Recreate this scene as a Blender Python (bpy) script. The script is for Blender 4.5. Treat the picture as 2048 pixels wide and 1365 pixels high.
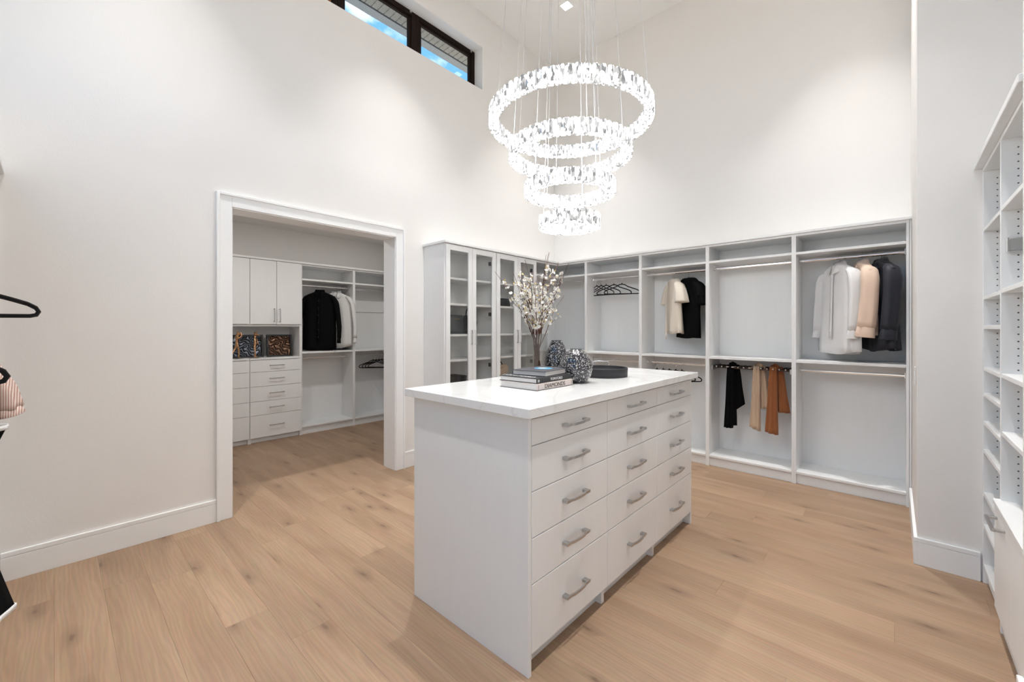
import bpy, bmesh, math, random
from mathutils import Vector, Matrix
random.seed(7)
for o in list(bpy.data.objects): bpy.data.objects.remove(o)
scene = bpy.context.scene
C = scene.collection
PI = math.pi

# ------------------------------------------------------------------ camera, world, exposure
cam_d = bpy.data.cameras.new('camera'); cam = bpy.data.objects.new('camera', cam_d); C.objects.link(cam)
cam.location = (0, 0, 1.4); cam.rotation_euler = (PI/2, 0, math.radians(42.4266))
cam_d.sensor_width = 36; cam_d.lens = 837/2048*36; cam_d.shift_y = -24.5/2048
cam_d.clip_start = 0.02; cam_d.clip_end = 200
scene.camera = cam
vs = scene.view_settings
vs.view_transform = 'Standard'; vs.look = 'None'; vs.gamma = 1; vs.exposure = 0.2; vs.use_curve_mapping = False

CHANDELIER_GLOW = 22.0
DOWNLIGHT_W = 11
CLOSET_FILL_W = 8.5  # power of the lamps added in the small closet
world = bpy.data.worlds.new('world'); scene.world = world; world.use_nodes = True
wn = world.node_tree.nodes; wl = world.node_tree.links; wn.clear()
w_out = wn.new('ShaderNodeOutputWorld'); w_bg = wn.new('ShaderNodeBackground')
w_tc = wn.new('ShaderNodeTexCoord'); w_map = wn.new('ShaderNodeMapping'); w_no = wn.new('ShaderNodeTexNoise')
w_rp = wn.new('ShaderNodeValToRGB'); w_mx = wn.new('ShaderNodeMix'); w_mx.data_type = 'RGBA'
w_map.inputs['Scale'].default_value = (3.2, 3.2, 6.0); w_map.inputs['Location'].default_value = (1.9, 0.95, 0.4)
w_no.inputs['Scale'].default_value = 2.2; w_no.inputs['Detail'].default_value = 7
w_rp.color_ramp.elements[0].position = 0.52; w_rp.color_ramp.elements[1].position = 0.74
w_mx.inputs[6].default_value = (0.17, 0.46, 0.86, 1); w_mx.inputs[7].default_value = (1.6, 1.58, 1.55, 1)
wl.new(w_tc.outputs['Generated'], w_map.inputs['Vector']); wl.new(w_map.outputs[0], w_no.inputs['Vector'])
wl.new(w_no.outputs['Fac'], w_rp.inputs[0]); wl.new(w_rp.outputs[0], w_mx.inputs[0])
w_sep = wn.new('ShaderNodeSeparateXYZ'); w_gr = wn.new('ShaderNodeMath'); w_gr.operation = 'GREATER_THAN'; w_gr.inputs[1].default_value = 0.0
w_m2 = wn.new('ShaderNodeMix'); w_m2.data_type = 'RGBA'; w_m2.inputs[6].default_value = (0.95, 0.86, 0.72, 1)   # sunlit ground
wl.new(w_tc.outputs['Generated'], w_sep.inputs[0]); wl.new(w_sep.outputs[2], w_gr.inputs[0]); wl.new(w_gr.outputs[0], w_m2.inputs[0]); wl.new(w_mx.outputs[2], w_m2.inputs[7])
wl.new(w_m2.outputs[2], w_bg.inputs[0]); w_bg.inputs[1].default_value = 1.35
wl.new(w_bg.outputs[0], w_out.inputs[0])

# ------------------------------------------------------------------ materials
M = {}
def base_mat(name):
    m = bpy.data.materials.new(name); m.use_nodes = True
    nt = m.node_tree; p = nt.nodes['Principled BSDF']; M[name] = m
    return m, nt.nodes, nt.links, p
def mat(name, col, rough=0.5, metal=0.0, noise=0.0, nscale=(8, 8, 8), bump=0.0, bscale=60, spec=0.5, sheen=0.0, emit=0.0):
    m, n, l, p = base_mat(name)
    p.inputs['Base Color'].default_value = (*col, 1); p.inputs['Roughness'].default_value = rough
    p.inputs['Metallic'].default_value = metal; p.inputs['Specular IOR Level'].default_value = spec
    if sheen: p.inputs['Sheen Weight'].default_value = sheen
    if emit:
        p.inputs['Emission Color'].default_value = (*col, 1); p.inputs['Emission Strength'].default_value = emit
    tc = n.new('ShaderNodeTexCoord')
    if noise:
        mp = n.new('ShaderNodeMapping'); mp.inputs['Scale'].default_value = nscale
        t = n.new('ShaderNodeTexNoise'); t.inputs['Scale'].default_value = 1; t.inputs['Detail'].default_value = 5
        mx = n.new('ShaderNodeMix'); mx.data_type = 'RGBA'
        mx.inputs[6].default_value = (*[c*(1-noise) for c in col], 1); mx.inputs[7].default_value = (*[min(1, c*(1+noise)) for c in col], 1)
        l.new(tc.outputs['Object'], mp.inputs[0]); l.new(mp.outputs[0], t.inputs['Vector'])
        l.new(t.outputs['Fac'], mx.inputs[0]); l.new(mx.outputs[2], p.inputs['Base Color'])
    if bump:
        t = n.new('ShaderNodeTexNoise'); t.inputs['Scale'].default_value = bscale; t.inputs['Detail'].default_value = 3
        b = n.new('ShaderNodeBump'); b.inputs['Strength'].default_value = bump; b.inputs['Distance'].default_value = 0.004
        l.new(tc.outputs['Object'], t.inputs['Vector']); l.new(t.outputs['Fac'], b.inputs['Height']); l.new(b.outputs[0], p.inputs['Normal'])
    return m
mat('wall', (0.88, 0.86, 0.838), 0.85, bump=0.12, bscale=90, spec=0.2)
mat('ceiling', (0.88, 0.87, 0.85), 0.9, bump=0.05, bscale=90, spec=0.2)
mat('trim', (0.93, 0.935, 0.935), 0.45)
mat('melamine', (0.87, 0.875, 0.875), 0.42, noise=0.025, nscale=(40, 40, 2.5))
mat('lacquer', (0.85, 0.85, 0.845), 0.22, noise=0.02, nscale=(40, 40, 2.5))
mat('grey_pin', (0.10, 0.10, 0.10), 0.6)
mat('pale_pin', (0.55, 0.55, 0.54), 0.6)
mat('chrome', (0.82, 0.82, 0.83), 0.12, metal=1)
mat('nickel', (0.52, 0.52, 0.52), 0.28, metal=1)
mat('gold', (0.80, 0.55, 0.25), 0.25, metal=1)
mat('bronze', (0.62, 0.36, 0.20), 0.22, metal=1)
mat('velvet', (0.010, 0.010, 0.011), 0.9, sheen=0.2, spec=0.2)
mat('leather', (0.016, 0.017, 0.02), 0.5, bump=0.3, bscale=200)
mat('leather_grey', (0.045, 0.05, 0.055), 0.5, bump=0.3, bscale=200)
mat('beige_leather', (0.60, 0.46, 0.34), 0.5, bump=0.2, bscale=200)
mat('fur', (0.6, 0.59, 0.58), 0.95, noise=0.5, nscale=(90, 90, 30), bump=0.8, bscale=150)
mat('dark_frame', (0.014, 0.007, 0.005), 0.6, spec=0.15)
mat('sunlit_frame', (0.30, 0.10, 0.03), 0.5, noise=0.3, nscale=(50, 50, 3))  # dark frame with sunlight put into its wood colour
mat('soffit', (0.42, 0.37, 0.30), 0.9, noise=0.7, nscale=(70, 70, 70), bump=0.4, bscale=120)
mat('soffit_trim', (0.62, 0.52, 0.38), 0.8)
mat('gutter', (0.42, 0.40, 0.37), 0.7, noise=0.3, nscale=(60, 60, 60))
mat('dark_gap', (0.05, 0.05, 0.055), 0.8)
mat('plate', (0.85, 0.85, 0.84), 0.4)
mat('white_cloth', (0.83, 0.82, 0.82), 0.8, sheen=0.2, bump=0.15, bscale=25)
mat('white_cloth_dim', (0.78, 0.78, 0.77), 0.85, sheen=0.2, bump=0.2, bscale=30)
mat('peach_cloth', (0.80, 0.60, 0.47), 0.7, sheen=0.3, bump=0.2, bscale=25)
mat('navy_cloth', (0.008, 0.010, 0.020), 0.6, sheen=0.06, bump=0.2, bscale=25)
mat('black_cloth', (0.006, 0.006, 0.0065), 0.9, spec=0.06, bump=0.2, bscale=25)
mat('cream_cloth', (0.80, 0.72, 0.62), 0.7, sheen=0.3, bump=0.2, bscale=25)
mat('beige_cloth', (0.62, 0.46, 0.32), 0.85, sheen=0.2, bump=0.2, bscale=25)
mat('rust_cloth', (0.34, 0.115, 0.035), 0.85, sheen=0.2, bump=0.2, bscale=25)
mat('paper', (0.76, 0.73, 0.70), 0.8, noise=0.12, nscale=(2, 2, 600))
mat('book_black', (0.02, 0.02, 0.023), 0.4)
mat('book_pink', (0.66, 0.58, 0.55), 0.5)
mat('book_cover_grey', (0.10, 0.10, 0.115), 0.35)
mat('blue_print', (0.12, 0.45, 0.75), 0.35)
mat('ink', (0.03, 0.03, 0.03), 0.5)
mat('white_print', (0.75, 0.75, 0.74), 0.5)
mat('bark', (0.11, 0.048, 0.032), 0.8, noise=0.3, nscale=(60, 60, 60))
mat('petal', (0.88, 0.85, 0.80), 0.6)
mat('bud', (0.75, 0.58, 0.22), 0.6)
mat('tray_black', (0.018, 0.017, 0.022), 0.5, bump=0.5, bscale=220)
mat('rack_brown', (0.05, 0.028, 0.022), 0.45)
mat('rack_beige', (0.62, 0.53, 0.45), 0.5)
mat('acrylic_grey', (0.42, 0.42, 0.41), 0.25)
mat('cord', (0.72, 0.72, 0.72), 0.35, metal=0.6)
mat('ring_metal', (0.62, 0.60, 0.58), 0.25, metal=1)
mat('lens', (1, 0.97, 0.92), 0.4, emit=9)

def quartz():
    m, n, l, p = base_mat('quartz'); p.inputs['Roughness'].default_value = 0.12
    tc = n.new('ShaderNodeTexCoord'); t = n.new('ShaderNodeTexNoise'); t.inputs['Scale'].default_value = 2.2; t.inputs['Detail'].default_value = 8; t.inputs['Distortion'].default_value = 1.2
    r = n.new('ShaderNodeValToRGB'); e = r.color_ramp.elements
    e[0].position = 0.47; e[0].color = (0.86, 0.86, 0.85, 1); e[1].position = 0.53; e[1].color = (0.86, 0.86, 0.85, 1)
    k = r.color_ramp.elements.new(0.5); k.color = (0.78, 0.775, 0.765, 1)
    l.new(tc.outputs['Object'], t.inputs['Vector']); l.new(t.outputs['Fac'], r.inputs[0]); l.new(r.outputs[0], p.inputs['Base Color'])
quartz()
def wood():
    m, n, l, p = base_mat('oak')
    tc = n.new('ShaderNodeTexCoord'); oi = n.new('ShaderNodeObjectInfo')
    mul = n.new('ShaderNodeVectorMath'); mul.operation = 'SCALE'; mul.inputs['Scale'].default_value = 37.0
    cmb = n.new('ShaderNodeCombineXYZ')
    for i in range(3): l.new(oi.outputs['Random'], cmb.inputs[i])
    l.new(cmb.outputs[0], mul.inputs[0])
    add = n.new('ShaderNodeVectorMath'); l.new(tc.outputs['Object'], add.inputs[0]); l.new(mul.outputs[0], add.inputs[1])
    def noise(scale, s, detail=5, dist=0.0):
        mp = n.new('ShaderNodeMapping'); mp.inputs['Scale'].default_value = scale; l.new(add.outputs[0], mp.inputs[0])
        t = n.new('ShaderNodeTexNoise'); t.inputs['Scale'].default_value = s; t.inputs['Detail'].default_value = detail; t.inputs['Distortion'].default_value = dist
        l.new(mp.outputs[0], t.inputs['Vector']); return t
    broad = noise((0.9, 6, 1), 1.0, 4, 0.6)
    fine = noise((4, 150, 1), 1.0, 3)
    ramp = n.new('ShaderNodeValToRGB'); e = ramp.color_ramp.elements
    e[0].position = 0.25; e[0].color = (0.36, 0.225, 0.138, 1); e[1].position = 0.75; e[1].color = (0.51, 0.345, 0.225, 1)
    l.new(broad.outputs['Fac'], ramp.inputs[0])
    # cathedral figure
    mpw = n.new('ShaderNodeMapping'); mpw.inputs['Scale'].default_value = (1.0, 7.0, 1); l.new(add.outputs[0], mpw.inputs[0])
    wv = n.new('ShaderNodeTexWave'); wv.bands_direction = 'Y'; wv.inputs['Scale'].default_value = 2.2; wv.inputs['Distortion'].default_value = 16; wv.inputs['Detail'].default_value = 3; wv.inputs['Detail Scale'].default_value = 0.8
    l.new(mpw.outputs[0], wv.inputs['Vector'])
    mw = n.new('ShaderNodeMix'); mw.data_type = 'RGBA'; mw.blend_type = 'MULTIPLY'; mw.inputs[0].default_value = 0.10
    l.new(ramp.outputs[0], mw.inputs[6]); l.new(wv.outputs['Color'], mw.inputs[7])
    mf = n.new('ShaderNodeMix'); mf.data_type = 'RGBA'; mf.blend_type = 'MULTIPLY'; mf.inputs[0].default_value = 0.30
    l.new(mw.outputs[2], mf.inputs[6]); l.new(fine.outputs['Color'], mf.inputs[7])
    # knots
    mpk = n.new('ShaderNodeMapping'); mpk.inputs['Scale'].default_value = (1.9, 5.6, 1); l.new(add.outputs[0], mpk.inputs[0])
    vo = n.new('ShaderNodeTexVoronoi'); vo.inputs['Scale'].default_value = 1.0; vo.voronoi_dimensions = '2D'
    dn = noise((5, 5, 5), 2.0, 3); 
    mxv = n.new('ShaderNodeMix'); mxv.data_type = 'VECTOR'; mxv.inputs[0].default_value = 0.13
    l.new(mpk.outputs[0], mxv.inputs[4]); l.new(dn.outputs['Color'], mxv.inputs[5]); l.new(mxv.outputs[1], vo.inputs['Vector'])
    kr = n.new('ShaderNodeValToRGB'); k = kr.color_ramp.elements
    k[0].position = 0.02; k[0].color = (1, 1, 1, 1); k[1].position = 0.21; k[1].color = (0, 0, 0, 1)
    k2 = kr.color_ramp.elements.new(0.06); k2.color = (0.45, 0.45, 0.45, 1)
    l.new(vo.outputs['Distance'], kr.inputs[0])
    msk = n.new('ShaderNodeMath'); msk.operation = 'GREATER_THAN'; msk.inputs[1].default_value = 0.36
    sep = n.new('ShaderNodeSeparateColor'); l.new(vo.outputs['Color'], sep.inputs[0]); l.new(sep.outputs[0], msk.inputs[0])
    km = n.new('ShaderNodeMath'); km.operation = 'MULTIPLY'; l.new(kr.outputs[0], km.inputs[0]); l.new(msk.outputs[0], km.inputs[1])
    km2 = n.new('ShaderNodeMath'); km2.operation = 'MULTIPLY'; km2.inputs[1].default_value = 0.85; l.new(km.outputs[0], km2.inputs[0])
    mk = n.new('ShaderNodeMix'); mk.data_type = 'RGBA'; mk.inputs[7].default_value = (0.15, 0.09, 0.06, 1)
    l.new(km2.outputs[0], mk.inputs[0]); l.new(mf.outputs[2], mk.inputs[6])
    # dark mineral streaks
    st = noise((1.1, 22, 1), 1.0, 2, 0.8); sr = n.new('ShaderNodeValToRGB'); q = sr.color_ramp.elements
    q[0].position = 0.69; q[0].color = (0, 0, 0, 1); q[1].position = 0.82; q[1].color = (0.5, 0.5, 0.5, 1); l.new(st.outputs['Fac'], sr.inputs[0])
    ms = n.new('ShaderNodeMix'); ms.data_type = 'RGBA'; ms.inputs[7].default_value = (0.20, 0.12, 0.08, 1); l.new(sr.outputs[0], ms.inputs[0]); l.new(mk.outputs[2], ms.inputs[6])
    # board to board tone
    hs = n.new('ShaderNodeHueSaturation'); mr = n.new('ShaderNodeMapRange'); mr.inputs[3].default_value = 0.94; mr.inputs[4].default_value = 1.07
    l.new(oi.outputs['Random'], mr.inputs[0]); l.new(mr.outputs[0], hs.inputs['Value']); l.new(ms.outputs[2], hs.inputs['Color'])
    l.new(hs.outputs[0], p.inputs['Base Color']); p.inputs['Roughness'].default_value = 0.48
    b = n.new('ShaderNodeBump'); b.inputs['Strength'].default_value = 0.12; b.inputs['Distance'].default_value = 0.002
    l.new(fine.outputs['Fac'], b.inputs['Height']); l.new(b.outputs[0], p.inputs['Normal'])
wood()
def thin_glass(name, tint, refl):
    m, n, l, p = base_mat(name); n.remove(p); out = n['Material Output']
    tr = n.new('ShaderNodeBsdfTransparent'); tr.inputs[0].default_value = (*tint, 1)
    gl = n.new('ShaderNodeBsdfGlossy'); gl.inputs['Roughness'].default_value = 0.02
    lw = n.new('ShaderNodeLayerWeight'); lw.inputs[0].default_value = 0.5
    pw = n.new('ShaderNodeMath'); pw.operation = 'POWER'; pw.inputs[1].default_value = 4; l.new(lw.outputs['Facing'], pw.inputs[0])
    mm = n.new('ShaderNodeMath'); mm.operation = 'MULTIPLY_ADD'; mm.inputs[1].default_value = 0.6*refl; mm.inputs[2].default_value = 0.035*refl; l.new(pw.outputs[0], mm.inputs[0])
    mx = n.new('ShaderNodeMixShader'); l.new(mm.outputs[0], mx.inputs[0]); l.new(tr.outputs[0], mx.inputs[1]); l.new(gl.outputs[0], mx.inputs[2]); l.new(mx.outputs[0], out.inputs[0])
thin_glass('pane', (0.965, 0.965, 0.96), 0.9)
thin_glass('window_pane', (0.95, 0.96, 0.96), 0.5)
thin_glass('clear_vase', (0.95, 0.96, 0.96), 2.2)
def crystal():
    m, n, l, p = base_mat('crystal'); p.inputs['Base Color'].default_value = (0.10, 0.10, 0.105, 1); p.inputs['Roughness'].default_value = 0.15; p.inputs['Specular IOR Level'].default_value = 0.1
    tc = n.new('ShaderNodeTexCoord'); oi = n.new('ShaderNodeObjectInfo')
    cm = n.new('ShaderNodeCombineXYZ')
    sc = n.new('ShaderNodeMath'); sc.operation = 'MULTIPLY'; sc.inputs[1].default_value = 11; l.new(oi.outputs['Random'], sc.inputs[0])
    for i in range(3): l.new(sc.outputs[0], cm.inputs[i])
    ad = n.new('ShaderNodeVectorMath'); l.new(tc.outputs['Object'], ad.inputs[0]); l.new(cm.outputs[0], ad.inputs[1])
    mp = n.new('ShaderNodeMapping'); mp.inputs['Scale'].default_value = (1.5, 1.5, 0.62); l.new(ad.outputs[0], mp.inputs[0])
    v = n.new('ShaderNodeTexVoronoi'); v.inputs['Scale'].default_value = 58; l.new(mp.outputs[0], v.inputs['Vector'])
    sp = n.new('ShaderNodeSeparateColor'); l.new(v.outputs['Color'], sp.inputs[0])
    r = n.new('ShaderNodeValToRGB'); e = r.color_ramp.elements
    r.color_ramp.interpolation = 'CONSTANT'
    e[0].position = 0.0; e[0].color = (0.010, 0.010, 0.010, 1); e[1].position = 0.28; e[1].color = (0.022, 0.022, 0.022, 1)
    x = r.color_ramp.elements.new(0.58); x.color = (1, 1, 1, 1)
    l.new(sp.outputs[0], r.inputs[0])
    mu = n.new('ShaderNodeMath'); mu.operation = 'MULTIPLY'; mu.inputs[1].default_value = CHANDELIER_GLOW; l.new(r.outputs[0], mu.inputs[0])
    p.inputs['Emission Color'].default_value = (1.0, 0.988, 0.965, 1); l.new(mu.outputs[0], p.inputs['Emission Strength'])
crystal()
def speckle(name):
    m, n, l, p = base_mat(name); p.inputs['Roughness'].default_value = 0.08; p.inputs['Coat Weight'].default_value = 0.6
    tc = n.new('ShaderNodeTexCoord'); v = n.new('ShaderNodeTexVoronoi'); v.inputs['Scale'].default_value = 230
    sp = n.new('ShaderNodeSeparateColor'); r = n.new('ShaderNodeValToRGB'); r.color_ramp.interpolation = 'CONSTANT'; e = r.color_ramp.elements
    e[0].position = 0; e[0].color = (0.012, 0.013, 0.018, 1); e[1].position = 0.85; e[1].color = (0.62, 0.60, 0.58, 1)
    x = r.color_ramp.elements.new(0.66); x.color = (0.10, 0.10, 0.12, 1)
    l.new(tc.outputs['Object'], v.inputs['Vector']); l.new(v.outputs['Color'], sp.inputs[0]); l.new(sp.outputs[0], r.inputs[0]); l.new(r.outputs[0], p.inputs['Base Color'])
speckle('speckle')
def stripes():
    m, n, l, p = base_mat('striped_cloth'); p.inputs['Roughness'].default_value = 0.85
    tc = n.new('ShaderNodeTexCoord'); w = n.new('ShaderNodeTexWave'); w.bands_direction = 'Y'; w.inputs['Scale'].default_value = 95; w.inputs['Distortion'].default_value = 0.6
    mx = n.new('ShaderNodeMix'); mx.data_type = 'RGBA'; mx.inputs[6].default_value = (0.78, 0.66, 0.60, 1); mx.inputs[7].default_value = (0.46, 0.25, 0.19, 1)
    mp = n.new('ShaderNodeMapping'); mp.inputs['Scale'].default_value = (0.7, 1, 0.15); mp.inputs['Rotation'].default_value = (0, 0, 0)
    r = n.new('ShaderNodeValToRGB'); r.color_ramp.elements[0].position = 0.45; r.color_ramp.elements[1].position = 0.8
    # stripes run down the cloth: bands across local x
    w.bands_direction = 'X'
    l.new(tc.outputs['Object'], mp.inputs[0]); l.new(mp.outputs[0], w.inputs['Vector']); l.new(w.outputs['Fac'], r.inputs[0]); l.new(r.outputs[0], mx.inputs[0]); l.new(mx.outputs[2], p.inputs['Base Color'])
stripes()
def relief(name, a, b, sc):
    m, n, l, p = base_mat(name); p.inputs['Metallic'].default_value = 0.9; p.inputs['Roughness'].default_value = 0.3
    tc = n.new('ShaderNodeTexCoord'); w = n.new('ShaderNodeTexWave'); w.bands_direction = 'DIAGONAL'; w.inputs['Scale'].default_value = sc; w.inputs['Distortion'].default_value = 22; w.inputs['Detail'].default_value = 1.0; w.inputs['Detail Scale'].default_value = 0.9
    mx = n.new('ShaderNodeMix'); mx.data_type = 'RGBA'; mx.inputs[6].default_value = (*a, 1); mx.inputs[7].default_value = (*b, 1)
    bp = n.new('ShaderNodeBump'); bp.inputs['Strength'].default_value = 0.8; bp.inputs['Distance'].default_value = 0.01
    l.new(tc.outputs['Object'], w.inputs['Vector']); l.new(w.outputs['Fac'], mx.inputs[0]); l.new(mx.outputs[2], p.inputs['Base Color']); l.new(w.outputs['Fac'], bp.inputs['Height']); l.new(bp.outputs[0], p.inputs['Normal'])
relief('relief_bronze', (0.03, 0.018, 0.012), (0.26, 0.155, 0.105), 9)
relief('relief_blue', (0.015, 0.013, 0.013), (0.30, 0.35, 0.43), 11)

# ------------------------------------------------------------------ mesh helpers
class MB:
    def __init__(s): s.v = []; s.f = []
    def box(s, x0, x1, y0, y1, z0, z1):
        b = len(s.v)
        s.v += [(x0,y0,z0),(x1,y0,z0),(x1,y1,z0),(x0,y1,z0),(x0,y0,z1),(x1,y0,z1),(x1,y1,z1),(x0,y1,z1)]
        s.f += [tuple(b+i for i in q) for q in ((3,2,1,0),(4,5,6,7),(0,1,5,4),(1,2,6,5),(2,3,7,6),(3,0,4,7))]
        return s
    def loft(s, rings, cap0=True, cap1=True, closed=True):
        b = len(s.v); n = len(rings[0])
        for r in rings: s.v += [tuple(p) for p in r]
        for i in range(len(rings)-1):
            for j in range(n if closed else n-1):
                k = (j+1) % n
                s.f.append((b+i*n+j, b+i*n+k, b+(i+1)*n+k, b+(i+1)*n+j))
        if cap0: s.f.append(tuple(b+j for j in reversed(range(n))))
        if cap1: s.f.append(tuple(b+(len(rings)-1)*n+j for j in range(n)))
        return s
    def tube(s, pts, rad, n=8, flat=1.0, caps=True, side=None):
        pts = [Vector(p) for p in pts]
        if not hasattr(rad, '__len__'): rad = [rad]*len(pts)
        rings = []; up = None
        for i, p in enumerate(pts):
            t = (pts[min(i+1, len(pts)-1)] - pts[max(i-1, 0)])
            t = t.normalized() if t.length > 1e-9 else Vector((0,0,1))
            if side is not None: a = Vector(side)
            elif up is None: a = Vector((0,0,1)) if abs(t.z) < 0.9 else Vector((1,0,0))
            else: a = up
            u = (a - t*a.dot(t))
            if u.length < 1e-6: u = t.orthogonal()
            u.normalize(); w = t.cross(u); up = u
            r = rad[i]
            rings.append([p + u*(r*math.cos(2*PI*k/n)) + w*(r*flat*math.sin(2*PI*k/n)) for k in range(n)])
        return s.loft(rings, caps, caps)
    def lathe(s, prof, n=32, cx=0, cy=0, close=False):
        rings = [[(cx+r*math.cos(2*PI*k/n), cy+r*math.sin(2*PI*k/n), z) for k in range(n)] for r, z in prof]
        return s.loft(rings, not close, not close)
    def build(s, name, m, parent=None, smooth=False, bevel=0.0, loc=None):
        o = bpy.data.objects.new(name, s.mesh(name, m, smooth, bevel)); C.objects.link(o)
        if parent: o.parent = parent
        if loc: o.location = loc
        return o
    def mesh(s, name, m, smooth=False, bevel=0.0):
        me = bpy.data.meshes.new(name); me.from_pydata([tuple(p) for p in s.v], [], s.f)
        bm = bmesh.new(); bm.from_mesh(me)
        bmesh.ops.recalc_face_normals(bm, faces=bm.faces)
        if bevel: bmesh.ops.bevel(bm, geom=[e for e in bm.edges if len(e.link_faces) == 2 and e.calc_face_angle(0) > 0.5], offset=bevel, segments=1, affect='EDGES', clamp_overlap=True)
        bm.to_mesh(me); bm.free()
        if smooth:
            for p in me.polygons: p.use_smooth = True
        me.materials.append(M[m]); return me
def B(*a): return MB().box(*a)
def inst(name, me, parent, loc=(0,0,0), rot=(0,0,0), scale=(1,1,1)):
    o = bpy.data.objects.new(name, me); C.objects.link(o); o.parent = parent; o.location = loc; o.rotation_euler = rot; o.scale = scale
    return o
def tag(o, label, cat, group=None):
    o['label'] = label; o['category'] = cat
    if group: o['group'] = group
    return o
def thing(name, label, cat, loc=(0,0,0), rz=0.0, group=None):
    o = bpy.data.objects.new(name, None); C.objects.link(o); o.empty_display_size = 0.1
    o.location = loc; o.rotation_euler = (0,0,rz)
    return tag(o, label, cat, group)
def struct(name, mb, m, bevel=0.0):
    o = mb.build(name, m, None, bevel=bevel); o['kind'] = 'structure'; return o
def stuff(o): o['kind'] = 'stuff'; return o

# ------------------------------------------------------------------ the room shell
XA, YB, ZC = -3.64, 4.885, 5.18
YN = -0.62                      # wall behind the near wardrobe
DY0, DY1, DZ = 0.885, 2.28, 2.31  # cased opening
WY0, WY1, WZ0, WZ1 = 0.90, 3.46, 4.26, 4.77
fl = struct('floor', B(-7.0, 1.0, -1.3, 5.2, -0.14, -0.022), 'dark_gap')
rngp = random.Random(3); plank_mesh = {}
row = -4
while row*0.18 < 4.9:
    y0 = row*0.18; x = -6.75 + rngp.uniform(-1.6, 0)
    while x < 0.9:
        L = rngp.choice((1.2, 1.5, 1.8, 2.1, 2.2))
        if L not in plank_mesh:
            plank_mesh[L] = B(-L/2+0.0002, L/2-0.0002, -0.08985, 0.08985, -0.022, 0).mesh('plank', 'oak', bevel=0.0005)
        inst('plank', plank_mesh[L], fl, (x+L/2, y0+0.09, 0)); x += L
    row += 1
T = 0.2
w = MB()
w.box(XA-T, XA, YN-T, DY0, 0, DZ).box(XA-T, XA, DY1, YB+T, 0, DZ).box(XA-T, XA, YN-T, YB+T, DZ, WZ0)
w.box(XA-T, XA, YN-T, WY0, WZ0, WZ1).box(XA-T, XA, WY1, YB+T, WZ0, WZ1).box(XA-T, XA, YN-T, YB+T, WZ1, ZC+0.15)
struct('wall_left', w, 'wall')
struct('wall_back', B(XA, 0.10, YB, YB+T, 0, ZC+0.15), 'wall')
struct('wall_back_return', B(0.10, 1.0, 3.472, YB+T, 0, ZC+0.15), 'wall')
struct('wall_right', MB().box(0.735, 0.95, 2.33, 3.472, 0, ZC+0.15).box(0.338, 0.95, YN-T, 2.33, 0, ZC+0.15), 'wall')
FX0, FX1 = -3.40, 0.20
struct('wall_front', MB().box(XA, -1.08, YN-T, YN, 0, 2.44).box(0.26, 0.338, YN-T, YN, 0, 2.44).box(XA, 0.338, YN-T, YN, 2.44, 2.80).box(XA, FX0, YN-T, YN, 2.80, 4.80).box(FX1, 0.338, YN-T, YN, 2.80, 4.80).box(XA, 0.338, YN-T, YN, 4.80, ZC+0.15), 'wall')  # door and window openings added here to let fill light in
struct('ceiling', B(XA, 0.95, YN, YB, ZC, ZC+0.15), 'ceiling')
# smaller room beyond the opening
X2B, Y2B = -6.13, 3.85
struct('wall_inner_left', B(X2B-0.15, X2B, -0.4, Y2B+0.15, 0, 2.9), 'wall')
struct('wall_inner_back', B(X2B, XA-T, Y2B, Y2B+0.15, 0, 2.9), 'wall')
struct('wall_inner_front', B(X2B, XA-T, -0.4, -0.25, 0, 2.9), 'wall')
struct('ceiling_inner', B(X2B, XA-T, -0.25, Y2B, 2.75, 2.9), 'ceiling')
# cased opening
tr = struct('trim_1', MB().box(XA-T, XA+0.002, DY0, DY0+0.012, 0, DZ).box(XA-T, XA+0.002, DY1-0.012, DY1, 0, DZ).box(XA-T, XA+0.002, DY0, DY1, DZ-0.012, DZ), 'trim')
cas = MB(); CW = 0.088
for x0, x1 in ((XA, XA+0.016), (XA-T-0.016, XA-T)):
    cas.box(x0, x1, DY0-CW, DY0+0.006, 0, DZ+CW).box(x0, x1, DY1-0.006, DY1+CW, 0, DZ+CW).box(x0, x1, DY0+0.006, DY1-0.006, DZ-0.006, DZ+CW)
cas.build('casing', 'trim', tr, bevel=0.002)
bb = MB(); x0, x1 = XA+0.016, XA+0.028
bb.box(XA, x1, DY0-CW-0.004, DY0-CW+0.016, 0, DZ+CW+0.004).box(XA, x1, DY1+CW-0.016, DY1+CW+0.004, 0, DZ+CW+0.004).box(XA, x1, DY0-CW+0.016, DY1+CW-0.016, DZ+CW-0.016, DZ+CW+0.004)
bb.build('backband', 'trim', tr, bevel=0.002)
# baseboards: flat board with a stepped cap
def baseboard(name, boxes_low, boxes_cap):
    a = MB(); b = MB()
    for q in boxes_low: a.box(*q)
    for q in boxes_cap: b.box(*q)
    o = struct(name, a, 'trim', bevel=0.001); b.build('cap', 'trim', o, bevel=0.002)
H0, H1, H2 = 0.0, 0.134, 0.160
baseboard('baseboard_left', [(XA, XA+0.016, -0.2, DY0-CW-0.004, H0, H1-0.0015), (XA, XA+0.016, DY1+CW+0.004, 2.605, H0, H1-0.0015)],
          [(XA, XA+0.016, -0.2, DY0-CW-0.004, H1, H2), (XA, XA+0.016, DY1+CW+0.004, 2.605, H1, H2)])
baseboard('baseboard_right', [(0.084, 0.10, 3.456, 4.50, H0, H1-0.0015), (0.10, 0.352, 3.456, 3.472, H0, H1-0.0015)],
          [(0.084, 0.10, 3.456, 4.50, H1, H2), (0.10, 0.352, 3.456, 3.472, H1, H2)])
baseboard('baseboard_near', [(0.322, 0.338, YN, 2.33, H0, H1-0.0015)], [(0.322, 0.338, YN, 2.33, H1, H2)])
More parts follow.
